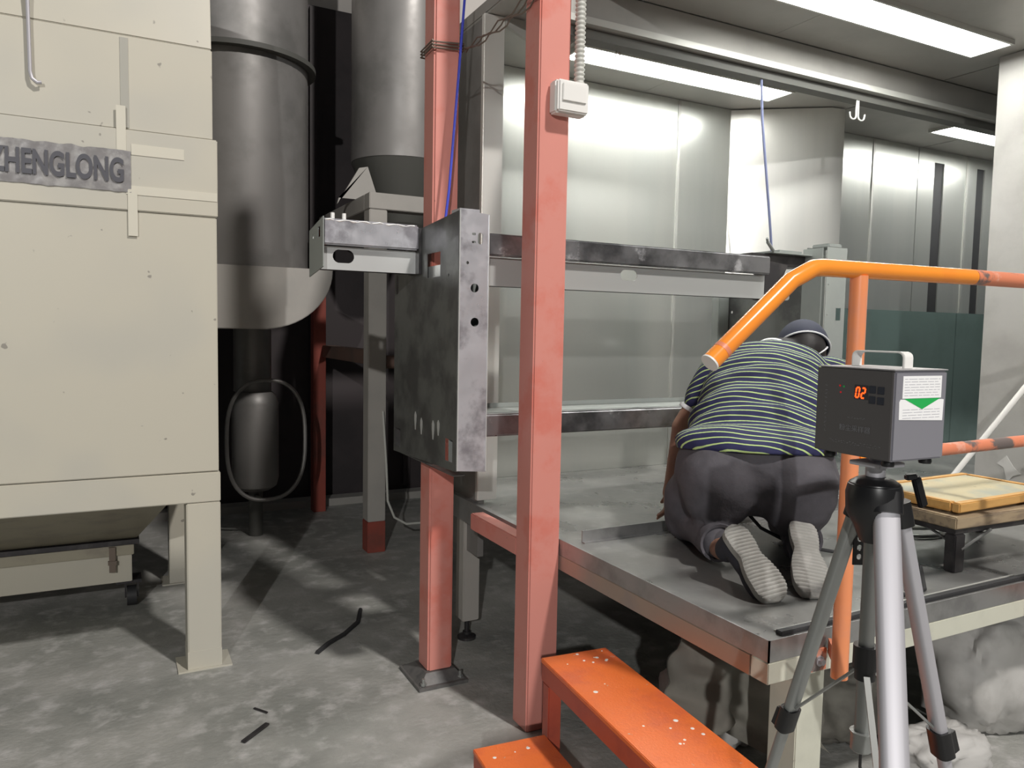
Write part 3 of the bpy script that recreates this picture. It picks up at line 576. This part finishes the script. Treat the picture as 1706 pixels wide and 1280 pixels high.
# paper labels on the bright side
lb = mk('paper_label', S(G().box(.022, .116, -.0006, -.0001, 1.402, 1.438)), 'paper', sp); lb2 = mk('paper_label', S(G().prism([(.016, -.0007, 1.368), (.122, -.0007, 1.364), (.123, -.0007, 1.399), (.118, -.0007, 1.3995), (.018, -.0007, 1.4005), (.015, -.0007, 1.396)], (0, .0005, 0))), 'paper', sp)
mk('green_arrow', S(G().prism([(.026, -.0010, 1.4015), (.114, -.0010, 1.4015), (.070, -.0010, 1.384)], (0, .0003, 0))), 'green', lb2)
ln = G(); random.seed(8)
for k in range(7): 
    x = .026
    while x < .108: w_ = random.uniform(.006, .02); ln.box(x, min(x+w_, .112), -.0009, -.0006, 1.4065+k*.0044, 1.4073+k*.0044); x += w_+.003
mk('print_lines', S(ln), 'ink', lb); ln = G()
for k in range(4):
    x = .024
    while x < .108: w_ = random.uniform(.008, .024); ln.box(x, min(x+w_, .114), -.0010, -.0007, 1.370+k*.0045, 1.3708+k*.0045); x += w_+.003
mk('print_lines', S(ln), 'ink', lb2)

tr = thing('tripod', 'aluminium camera tripod with black joints carrying the dust sampler', 'tripod', (1.15, .86, 0))
AX = Vector((1.150, .858, 0))
mk('head_plate', G().box(1.118, 1.182, .826, .886, 1.281, 1.2885).cyl((1.15, .858, 1.262), (1.15, .858, 1.2805), .016).cyl((1.15, .858, 1.2886), (1.15, .858, 1.2996), .012), 'alu', tr, .001)
hub = G().lathe((1.150, .858, 1.178), (0, 0, 1), [(-.03, .020), (.0, .032), (.02, .044), (.055, .046), (.072, .042), (.080, .030), (.084, .016)], 28)
mk('crown', hub, 'black', tr, .002)
mk('centre_column', G().cyl((1.150, .858, .80), (1.150, .858, 1.178), .0125, n=18), 'alu_dark', tr)
mk('column_hub', G().cyl((1.150, .858, .925), (1.150, .858, .965), .021, n=16).cyl((1.150, .858, .905), (1.150, .858, .925), .017, n=16), 'black', tr)
mk('column_tip', G().lathe((1.150, .858, .775), (0, 0, 1), [(0, .015), (.003, .018), (.030, .018), (.034, .020), (.036, .020)], 18), 'alu_dark', tr)
mk('weight_hook', G().tube([(1.150, .858, .774), (1.150, .858, .745), (1.156, .858, .735), (1.150, .858, .727), (1.145, .858, .733)], .0028, 6), 'black', tr)
mk('lock_lever', G().bar((1.206, .822, 1.262), (1.220, .815, 1.212), .018, .009).bar((1.19, .83, 1.262), (1.207, .822, 1.264), .012, .01), 'black', tr, .002)
rk = plate(rect(-.009, .009, 1.09, 1.215), [oblong(.002, 1.105+.0165*i, .009, .011, 10) for i in range(6)], (1.178, .905, 0), (.88, -.46, 0), (0, 0, 1), (.002, .003, 0))
mk('hinge_strap', rk, 'black', tr)
def leg(top, foot, zc, wid, m, jl=.045):
    top, foot = Vector(top), Vector(foot); d = (foot-top).normalized()
    def atz(z): return top+d*((top.z-z)/-d.z)
    rad = Vector((foot.x-AX.x, foot.y-AX.y, 0)).normalized(); sd = Vector((0, 0, 1)).cross(rad)
    ang = math.atan2(sd.y, sd.x)
    def oval(g, z0, z1, a, b, n=20):
        p0, p1 = atz(z0), atz(z1); vs = []
        nn = sd.cross(d).normalized()
        for p in (p0, p1):
            for i in range(n):
                t = 2*math.pi*i/n; c, s = math.cos(t), math.sin(t)
                vs.append(p+sd*a*math.copysign(abs(c)**.6, c)+nn*b*math.copysign(abs(s)**.6, s))
        return g.add(vs, [list(range(n))[::-1], list(range(n, 2*n))]+[(i, (i+1) % n, n+(i+1) % n, n+i) for i in range(n)])
    o = mk('leg', oval(G(), top.z-jl+.015, zc, wid, wid*.72), m, tr)
    g = oval(G(), top.z+.03, top.z-jl, wid+.0045, wid+.001)
    g.cap(AX+Vector((0, 0, top.z+.02))+rad*.02, atz(top.z+.01), .022, .02, 14)
    mk('leg_joint', g, 'black', o)
    mk('clamp', oval(G(), zc+.006, zc-.042, wid+.005, wid).box(0, 0, 0, 0, 0, 0) if False else oval(G(), zc+.006, zc-.042, wid+.005, wid), 'black', o)
    mk('clamp_lever', G().bar(atz(zc-.002)+rad*(wid+.004), atz(zc-.040)+rad*(wid+.006), .022, .010, (0, 0, 1)), 'black', o)
    mk('lower_section', oval(G(), zc-.042, .45, wid*.8, wid*.58), m, o); mk('lower_clamp', oval(G(), .455, .41, wid+.001, wid*.8), 'black', o)
    mk('foot_section', oval(G(), .41, .025, wid*.62, wid*.45), m, o); mk('rubber_tip', oval(G(), .03, .002, wid*.8, wid*.7), 'black', o)
    b = atz(zc+.012); a0 = Vector((AX.x, AX.y, .915))+rad*.018
    mk('brace', G().bar(a0, b-rad*.012, .010, .004, sd.cross((b-a0).normalized())), 'alu_dark', tr)
def spread(p, q, z):  # a point on the line p -> q continued down to height z
    p, q = Vector(p), Vector(q); return p+(q-p)*((p.z-z)/(p.z-q.z))
leg((1.140, .826, 1.205), spread((1.140, .826, 1.205), (1.022, .706, .872), .0), .62, .0205, 'alu', .002)
leg((1.166, .903, 1.195), spread((1.166, .903, 1.195), (1.165, 1.035, .746), .0), .765, .0145, 'alu_dark', .014)  # darker aluminium than the other legs paints in this one's shade
leg((1.192, .836, 1.190), spread((1.192, .836, 1.190), (1.292, .808, .794), .0), .80, .0155, 'alu', .012)

# ================= KNEELING WORKER =================
def fuse(name, g, m, parent, vox=.012, smooth=4, label=None, ang=180):
    me = bpy.data.meshes.new('tmp'); me.from_pydata(g.v, [], g.f); me.update()
    bm = bmesh.new(); bm.from_mesh(me); bmesh.ops.recalc_face_normals(bm, faces=bm.faces); bm.to_mesh(me); bm.free()
    t = bpy.data.objects.new('tmp', me); C.objects.link(t)
    r = t.modifiers.new('r', 'REMESH'); r.mode = 'VOXEL'; r.voxel_size = vox
    k = t.modifiers.new('s', 'SMOOTH'); k.iterations = smooth; k.factor = .5
    dg = bpy.context.evaluated_depsgraph_get(); dg.update(); e = bpy.data.meshes.new_from_object(t.evaluated_get(dg))
    bpy.data.objects.remove(t)
    q = G(); q.v = [v.co.copy() for v in e.vertices]; q.f = [list(p.vertices) for p in e.polygons]
    return mk(name, q, m, parent, ang=ang, label=label)
def V(*a): return Vector(a)
F = V(.62, .785, 0).normalized(); RT = V(F.y, -F.x, 0)       # facing direction and the worker's right
def basis(a, b, c): return Matrix((a, b, c)).transposed()
P0 = V(1.985, 1.955, 1.015)                                     # pelvis
NK = V(2.345, 2.245, 1.395)                                      # base of the neck
SPD = (NK-P0).normalized()
LS, RS = V(2.145, 2.345, 1.325), V(2.52, 2.07, 1.33)
LE, LW = V(2.035, 2.41, 1.12), V(1.995, 2.42, .88)
RE, RW = V(2.62, 2.20, 1.13), V(2.66, 2.37, .95)
LK, RK = V(1.915, 2.20, .80), V(2.27, 2.03, .80)
LA, RA = V(1.755, 1.86, .795), V(2.03, 1.77, .80)
HD = V(2.525, 2.25, 1.425)
wk = thing('person', 'kneeling worker in a navy and lime striped shirt and charcoal trousers, seen from behind', 'person', (1.98, 1.95, ZD))
# skin: one continuous body
b = G(); b.cap(P0-RT*.08, P0+RT*.08, .12, .12); b.cap(P0, NK-V(0, 0, .09), .12, .13); b.cap(NK-V(0, 0, .05), HD, .062, .06)
for a_, e_, h_ in ((LS, LE, LW), (RS, RE, RW)): b.cap(a_, e_, .052, .042); b.cap(e_, h_, .040, .027)
for s_, k_, a_ in ((-1, LK, LA), (1, RK, RA)): b.cap(P0+RT*.12*s_, k_, .085, .058); b.cap(k_, a_, .052, .036)
hx = (F*.55+RT*.45-V(0, 0, .55)).normalized(); hy = RT.cross(hx).normalized() if abs(RT.dot(hx)) < .9 else F; hz_ = hx.cross(hy)
b.ell(HD, (.078, .098, .108), basis(RT, F, V(0, 0, 1)))                    # head
b.ell(HD+F*.05-V(0, 0, .055), (.052, .055, .05), basis(RT, F, V(0, 0, 1)))   # jaw
b.cap(HD+F*.10+V(0, 0, .01), HD+F*.118-V(0, 0, .022), .010, .016, 10)      # nose
for s_ in (-1, 1): b.ell(HD+RT*.08*s_-V(0, 0, .01), (.012, .022, .034), basis(RT, F, V(0, 0, 1)), 10, 8)
def hand(w_, e_, side):
    d = (w_-e_).normalized(); n = RT*side; n = (n-d*n.dot(d)).normalized(); a = d.cross(n)
    b.ell(w_+d*.045, (.040, .018, .050), basis(a, n, d), 14, 10); b.cap(w_-d*.02, w_+d*.03, .027, .028)
    for i, (o, L) in enumerate(((-.029, .060), (-.010, .070), (.010, .066), (.028, .052))):
        r0 = w_+d*.082+a*o; k1 = r0+d*L*.5+a*o*.1-n*.006; k2 = k1+d*L*.38-n*.022
        b.cap(w_+d*.05+a*o, r0, .010, .0095, 8); b.cap(r0, k1, .0095, .0088, 8); b.cap(k1, k2, .0088, .0075, 8)
    t0 = w_+d*.02-a*.026; t1 = t0+d*.032-a*.026-n*.008; b.cap(t0, t1, .012, .0105, 8); b.cap(t1, t1+d*.03-a*.006-n*.012, .0105, .009, 8)
hand(LW, LE, 1); hand(RW, RE, -1)
SH = (((1.687, 1.748, .912), (1.688, 1.545, .741), (-.12, -.62, .62), LA), ((1.985, 1.742, .90), (1.812, 1.528, .743), (-.30, -.62, .62), RA))
for h_, t_, n_, A_ in SH:
    h_, t_ = V(*h_), V(*t_); x_ = (t_-h_).normalized(); n_ = V(*n_); n_ = (n_-x_*n_.dot(x_)).normalized(); L0 = (t_-h_).length
    p1, p2 = h_+x_*L0*.2-n_*.058, h_+x_*L0*.8-n_*.050; b.cap(A_, p1, .036, .032); b.cap(p1, p2, .032, .022)
body = fuse('body', b, 'skin', wk, .0075, 3)
for s_ in (-1, 1): 
    mk('eye', G().ell(HD+RT*.031*s_+F*.094+V(0, 0, .012), (.014, .010, .009), basis(RT, F, V(0, 0, 1)), 12, 8), 'white', body)
    mk('brow', G().cap(HD+RT*.018*s_+F*.099+V(0, 0, .034), HD+RT*.046*s_+F*.09+V(0, 0, .036), .005, .004, 8), 'hair', body)
mk('mouth', G().cap(HD-RT*.02+F*.105-V(0, 0, .058), HD+RT*.02+F*.105-V(0, 0, .058), .005, .005, 8), 'skin_pale', body)
# shirt
g = G(); W = basis(RT, SPD.cross(RT).normalized(), SPD)
L_ = (NK-P0).length
for t, rx, ry in ((.06, .272, .178), (.20, .268, .185), (.36, .268, .19), (.52, .258, .188), (.68, .245, .178), (.82, .215, .16)):
    g.ell(P0+SPD*L_*t-W.col[1]*0+V(0, 0, .02), (rx, ry, .105), W, 28, 16)
g.cap(LS+V(.03, -.02, -.005), RS+V(-.03, .02, -.005), .098, .098, 20); g.cap(NK-SPD*.1, NK+SPD*.01, .12, .072, 20)
for a_, e_ in ((LS, LE), (RS, RE)):
    c_ = a_.lerp(e_, .42); g.cap(a_, c_, .085, .068, 18)
g.ell(P0+V(0, 0, .105), (.278, .186, .085), basis(RT, F, V(0, 0, 1)), 28, 14)
# fold rolls across the waist and between the shoulders
BKD = (W.col[1]*(-1 if W.col[1].dot(F) > 0 else 1)).normalized()
random.seed(6)
def inside_cut(obj, org, nrm):      # trims a garment open at a hem plane
    bm = bmesh.new(); bm.from_mesh(obj.data); off = obj.parent.location if obj.parent else V(0, 0, 0)
    bmesh.ops.bisect_plane(bm, geom=bm.verts[:]+bm.edges[:]+bm.faces[:], plane_co=org-off, plane_no=nrm, clear_outer=True)
    es = [e for e in bm.edges if e.is_boundary]; r = bmesh.ops.extrude_edge_only(bm, edges=es)
    vs = [x for x in r['geom'] if isinstance(x, bmesh.types.BMVert)]; c = sum((x.co for x in vs), V(0, 0, 0))/max(len(vs), 1)
    for x in vs: x.co += (c-x.co)*.05
    bm.to_mesh(obj.data); bm.free()
sh = fuse('shirt', g, 'shirt', wk, .011, 10)
def folds(o, amp, fr, dirv, seed):
    me = o.data; off = o.parent.location
    for v in me.vertices:
        p = v.co+off; u = p.dot(dirv); n = noise.noise(V(p.x*fr*.45, p.y*fr*.45, u*fr+seed))+.5*noise.noise(V(p.x*fr, p.y*fr, u*fr*2.2+seed))
        v.co += v.normal*amp*n
    me.update()
folds(sh, .012, 11, SPD, 2.)
inside_cut(sh, P0+V(0, 0, .078), (V(0, 0, -1)-F*.1).normalized())
mk('collar', G().lathe(NK+SPD*.028+V(.0, 0, .008), SPD, [(0, .080), (.012, .074), (.018, .072)], 28, False), 'piping', wk)
for e0, e1 in ((LS, LE), (RS, RE)):
    d_ = (e1-e0).normalized(); c_ = e0.lerp(e1, .42)+d_*.055; mk('sleeve_cuff', G().lathe(c_, d_, [(0, .058), (.012, .060), (.017, .058), (.016, .052)], 24, False), 'piping', wk)
# trousers
g = G()
for s_, k_, a_ in ((-1, LK, LA), (1, RK, RA)):
    hp_ = P0+RT*.135*s_-V(0, 0, .02)
    g.ell(P0+RT*.125*s_-F*.075-V(0, 0, .03), (.140, .140, .155), basis(RT, F, V(0, 0, 1)), 24, 14)
    g.cap(hp_, k_.lerp(hp_, .12)+RT*.01*s_, .150, .098, 22); g.cap(k_+V(0, 0, .018), a_.lerp(k_, .18)+V(0, 0, .012), .088, .066, 20)
    g.cap(hp_.lerp(k_, .5)+RT*.015*s_, k_+V(0, 0, .01), .128, .094, 20)
g.ell(P0+V(0, 0, .05), (.268, .168, .14), basis(RT, F, V(0, 0, 1)), 28, 14); g.ell(P0-F*.01+V(0, 0, .0), (.258, .160, .15), basis(RT, F, V(0, 0, 1)), 28, 14)
tq = fuse('trousers', g, 'trouser', wk, .012, 8); folds(tq, .011, 9, V(0, 0, 1), 7.)
for v in tq.data.vertices:
    if v.co.z < .006: v.co.z = .006
for s_ in (-1, 1):
    p0 = P0+RT*.20*s_-F*.155+V(0, 0, .035); 
for s_, a_, k_ in ((-1, LA, LK), (1, RA, RK)):
    d_ = (a_-k_).normalized(); mk('trouser_hem', G().lathe(a_.lerp(k_, .20)+V(0, 0, .012), d_, [(0, .064), (.03, .066), (.05, .064), (.048, .055)], 24, False), 'trouser', tq)
# shoes: ribbed grey soles turned towards the camera
def sole_geo(heel, toe, nrm):
    heel, toe = V(*heel), V(*toe); ax = (toe-heel); L = ax.length; ax.normalize(); nrm = V(*nrm); nrm = (nrm-ax*nrm.dot(ax)).normalized(); sd = ax.cross(nrm)
    def outline(t):
        k = 1.
        if t < .14: k = math.sqrt(max(0, 1-((.14-t)/.14)**2))
        if t > .80: k = math.sqrt(max(0, 1-((t-.80)/.20)**2))
        base = .044+.012*(0 if t < .42 else min(1, (t-.42)/.25))-.006*math.exp(-((t-.42)/.1)**2)
        return max(base*k, .0015)
    g = G(); n = 92; vs = []; sec = 14
    for i in range(n+1):
        t = i/n; wv = outline(t); c = heel+ax*(L*t); rib = .0042*(abs(math.sin(math.pi*t*23))**.6) if .03 < t < .97 else 0; cur = .010*math.sin(math.pi*t)*0+(.012*max(0, (t-.72)/.28)**2)
        for j in range(sec):
            u = -1+2*j/(sec-1); edge = (abs(u)**6)*.006
            vs.append(c+sd*wv*u*(1.0+rib*4)+nrm*(.001+rib*(1-.2*abs(u))-edge-cur))
        for j in range(sec):
            u = 1-2*j/(sec-1); vs.append(c+sd*wv*u*.95-nrm*(.026+cur))
    m2 = 2*sec; fs = [(i*m2+j, i*m2+(j+1) % m2, (i+1)*m2+(j+1) % m2, (i+1)*m2+j) for i in range(n) for j in range(m2)]+[tuple(range(m2))[::-1], tuple(n*m2+j for j in range(m2))]
    return g.add(vs, fs), ax, nrm, sd, L, heel
def shoe(heel, toe, nrm, ankle):
    g, ax, n_, sd, L, h = sole_geo(heel, toe, nrm)
    u = G(); Bm = basis(sd, ax, n_)
    u.ell(h+ax*L*.22-n_*.05, (.040, .055, .042), Bm); u.ell(h+ax*L*.68-n_*.046, (.046, .085, .036), Bm); u.cap(h+ax*L*.2-n_*.05, h+ax*L*.8-n_*.040, .040, .036)
    u.cap(h+ax*L*.16-n_*.05, h+ax*L*.14-n_*.085, .043, .041)
    o = fuse('shoe', u, 'shoe', wk, .006, 5, 'dark fabric shoe'); mk('sole', g, 'sole', o, ang=60, label='ribbed grey rubber sole')
    lc = G()
    for k in range(2): lc.tube([h+ax*L*(.50+.05*k)-n_*(.088)+sd*(-.02+.004*q)-n_*.006*math.sin(q*.9) for q in range(8)], .0025, 6)
    mk('lace', lc, 'piping', o)
for q_ in SH: shoe(*q_)
# cap, hair, ear pieces
Bh = basis(RT, F, V(0, 0, 1)); tilt = Matrix.Rotation(R(-38), 3, RT) @ Bh
fuse('hair', G().ell(HD-F*.012+V(0, 0, .012), (.088, .102, .108), Bh).cap(NK+SPD*.05+V(0, 0, .01), HD-F*.03, .052, .07), 'hair', wk, .008, 3)
def dome(c, r, m3, a0, th, nu=32, nv=12):
    g = G(); vs = []
    for lay in (0, 1):
        for j in range(nv+1):
            t = R(a0)*(1-j/nv)+.001
            for i in range(nu):
                a = 2*math.pi*i/nu; k = 1-lay*th; vs.append(c+m3 @ V(r[0]*k*math.sin(t)*math.cos(a), r[1]*k*math.sin(t)*math.sin(a), r[2]*k*math.cos(t)))
    S1 = (nv+1)*nu; fs = []
    for j in range(nv):
        for i in range(nu): q = (j*nu+i, j*nu+(i+1) % nu, (j+1)*nu+(i+1) % nu, (j+1)*nu+i); fs.append(q); fs.append(tuple(S1+x for x in q[::-1]))
    for i in range(nu): fs.append((i, S1+i, S1+(i+1) % nu, (i+1) % nu))
    return g.add(vs, fs)
cp = mk('cap', dome(HD+F*.02+V(0, 0, .02), (.106, .126, .12), tilt, 96, .05), 'cap', wk, ang=60)
c0 = HD+F*.02+V(0, 0, .02)
mk('cap_piping', G().tube([c0+tilt @ V(.108*math.cos(2*math.pi*i/40), .128*math.sin(2*math.pi*i/40), -.009) for i in range(40)], .0035, 6, True), 'piping', cp)
bs = []
for lay in (0, -.004):
    for rr in (1.0, 1.28, 1.5):
        for i in range(17): a = R(20+140*i/16); bs.append(c0+tilt @ V(.106*rr*math.cos(a)*(1 if rr < 1.4 else .93), .126*rr*math.sin(a), -.012-.05*(rr-1)+lay))
fs = []
for l in range(2):
    for r_ in range(2):
        for i in range(16): q = (l*51+r_*17+i, l*51+r_*17+i+1, l*51+(r_+1)*17+i+1, l*51+(r_+1)*17+i); fs.append(q if l else q[::-1])
for i in range(16): fs.append((34+i, 35+i, 51+35+i, 51+34+i))
mk('cap_brim', G().add(bs, fs), 'cap', cp)
mk('mask_strap', G().tube([HD+Bh @ V(.092*math.sin(R(a)), -.108*math.cos(R(a)), -.02+.05*math.sin(R(a))) for a in range(-95, 96, 10)], .004, 6), 'piping', wk)
# trouser pockets
for s_ in (-1, 1):
    q = []
    for i in range(7):
        t = i/6; dirc = (RT*s_*(.13+.09*t)-F*(.19-.055*t*t)); q.append(P0+dirc+V(0, 0, .018-.022*t))
    mk('pocket_welt', G().tube(q, .0035, 6), 'shoe', tq)

# ================= SMALLER THINGS ON AND UNDER THE PLATFORM =================
so = thing('work_stool', 'low stool with a boarded top on dark metal legs at the right of the platform', 'stool', (2.75, 1.65, ZD))
rs2 = Matrix.Translation((2.445, 1.505, .008)) @ Matrix.Rotation(R(-2), 4, 'Z')
def S2(g): return place(g, rs2)
mk('seat_board', S2(G().box(.0, .66, .01, .36, .862, .902)), 'wood_old', so, .004)
mk('seat_frame', S2(G().box(.01, .65, .02, .35, .842, .861)), 'dark_metal', so, .002)
for x, y in ((.0, -.005), (.34, .15), (.60, -.005), (.60, .31), (.0, .31)):
    if (x, y) == (.34, .15): continue
    mk('leg', S2(G().box(x+.012, x+.062, y+.022, y+.062, ZD-.007, .841)), 'dark_metal', so, .003)
g = G()
for a_, b_ in (((.19, .015, .845), (.045, .02, .79)), ((.045, .02, .79), (.045, .16, .845)), ((.45, .015, .845), (.62, .02, .79)), ((.045, .2, .845), (.045, .33, .79))): g.cyl(a_, b_, .005, n=8)
mk('brace_rod', S2(g), 'alu_dark', so)
bd = thing('wooden_board', 'yellow wooden framed board lying on the low stool', 'board', (2.75, 1.68, .93))
rb = Matrix.Translation((2.475, 1.525, .008)) @ Matrix.Rotation(R(1.5), 4, 'Z')
g = G().box(0, .60, 0, .03, .912, .945).box(0, .60, .32, .35, .912, .945).box(0, .03, .031, .319, .912, .945).box(.57, .60, .031, .319, .912, .945)
mk('board_frame', place(g, rb), 'wood', bd, .004); mk('board_panel', place(G().box(.031, .569, .031, .319, .914, .942), rb), 'wood_top', bd)
mk('batten', place(G().box(.02, .58, .04, .10, .9025, .9118).box(.02, .58, .25, .31, .9025, .9118), rb), 'wood_old', bd)
tag(mk('leaning_rod', G().cyl((3.55, 2.30, .738), (3.852, 1.93, 1.52), .013, n=12), 'white'), 'white rod leaning against the right booth panel', 'rod')
def arcpts(c, r, a0, a1, n, z): return [V(c[0]+r*math.cos(R(a0+(a1-a0)*i/n)), c[1]+r*math.sin(R(a0+(a1-a0)*i/n)), z) for i in range(n+1)]
tag(mk('hose', G().tube(arcpts((2.85, 2.02), .19, 20, 380, 40, ZD+.010)+arcpts((2.90, 2.05), .17, 20, 330, 34, ZD+.024), .008, 8), 'alu_dark'), 'coiled grey hose lying on the platform behind the stool', 'hose')
tag(mk('air_hose', G().tube([(2.0, 2.12, .96), (2.02, 2.06, .88), (2.07, 2.0, .80), (2.16, 1.93, .745), (2.28, 1.84, ZD+.008), (2.42, 1.80, ZD+.008), (2.40, 1.60, ZD+.008), (2.2, 1.42+.03, ZD+.008), (2.0, 1.44, ZD+.008)], .0065, 8), 'rubber'), 'black air hose running between the knees of the worker', 'hose')
def sack(c, s, seed, m, name, lab, kind='bag', grp=None, flat=.35):
    g = G(); vs = []; nu, nv = 48, 30
    for j in range(nv+1):
        t = math.pi*j/nv
        for i in range(nu):
            a = 2*math.pi*i/nu; d = V(math.copysign(abs(math.cos(a))**.7, math.cos(a))*math.sin(t)**.6, math.copysign(abs(math.sin(a))**.7, math.sin(a))*math.sin(t)**.6, math.copysign(abs(math.cos(t))**.8, math.cos(t)))
            n = noise.noise(d*1.7+V(seed, 0, 0))*.22+abs(noise.noise(d*4.3+V(seed, 3, 0)))*.16-abs(noise.noise(V(d.x*9, d.y*9, d.z*2.5+seed)))*.10
            p = V(c[0], c[1], c[2])+V(d.x*s[0], d.y*s[1], d.z*s[2])*(1+n); p.z = max(p.z, .004); vs.append(p)
    fs = [(j*nu+i, (j+1)*nu+i, (j+1)*nu+(i+1) % nu, j*nu+(i+1) % nu) for j in range(nv) for i in range(nu)]
    return tag(mk(name, g.add(vs, fs), m, ang=70), lab, kind, grp)
sack((1.95, 2.06, .16), (.17, .17, .17), 1.3, 'bag_pale', 'dust_sack', 'pale crumpled sack on the floor behind the platform leg')
sack((2.98, 1.70, .24), (.25, .15, .25), 5.1, 'bag_pale', 'dust_sack', 'pale bulging sack under the right end of the platform')
sack((2.50, 1.55, .07), (.18, .10, .09), 7.7, 'bag_pale', 'dust_sack', 'pale flattened sack on the floor between the two bulging sacks')
sack((2.42, 1.93, .12), (.18, .16, .13), 9.2, 'bag', 'dust_sack', 'dull grey sack lying deep under the platform')
# cloth hanging from the platform edge
def drape():
    g = G(); vs = []; nx, nz = 60, 34
    for lay in (0, 1):
        for j in range(nz+1):
            for i in range(nx+1):
                u, w_ = i/nx, j/nz; x = 1.53+.56*u; low = .30-.20*u+.03*math.sin(u*9)
                z = .60+(low-.60)*w_; y = 1.80+.05*math.sin(u*15+w_*2)*(.4+w_)+.05*noise.noise(V(u*6, w_*4, 2.))-.06*w_+lay*.004
                x += .04*noise.noise(V(u*3, w_*5, 9.))-.03*w_*(1-u); vs.append((x, y, z))
    k = (nx+1)*(nz+1)
    fs = [(j*(nx+1)+i, j*(nx+1)+i+1, (j+1)*(nx+1)+i+1, (j+1)*(nx+1)+i) for j in range(nz) for i in range(nx)]
    fs += [tuple(x+k for x in f[::-1]) for f in fs]
    return g.add(vs, fs)
tag(mk('filter_cloth', drape(), 'bag', ang=70), 'grey dusty filter cloth hanging under the front corner of the platform', 'cloth')
tag(mk('dust_hopper', G().hexa([(2.6, 2.0, .45), (3.3, 2.0, .45), (3.3, 2.2, .45), (2.6, 2.2, .45)], [(2.5, 1.95, .60), (3.5, 1.95, .60), (3.5, 2.24, .60), (2.5, 2.24, .60)]), 'duct_dark', bevel=.004), 'dark metal dust tray hanging under the platform', 'tray')
# debris on the floor
tag(mk('rubber_strip', G().tube([(.80, 3.42, .008), (.87, 3.50, .008), (.97, 3.58, .008), (1.07, 3.70, .008), (1.13, 3.86, .008)], .011, 8), 'rubber'), 'curved strip of black rubber lying on the floor beyond the red base plate', 'strip')
tag(mk('metal_sliver', G().bar((.385, 2.78, .006), (.485, 2.87, .008), .018, .006), 'dark_metal'), 'small dark metal sliver on the scuffed floor near the bottom edge', 'scrap')
tag(mk('metal_sliver', G().bar((.46, 3.02, .004), (.50, 2.96, .005), .008, .004), 'dark_metal'), 'tiny bent metal chip on the scuffed floor before the cream leg', 'scrap')
# nothing of the worker sinks into the deck: the lowest millimetres are pressed flat on it
for o_ in [o for o in bpy.data.objects if o.type == 'MESH' and (o.parent == wk or (o.parent and o.parent.parent == wk))]:
    for v in o_.data.vertices:
        if v.co.z < .0012: v.co.z = .0012
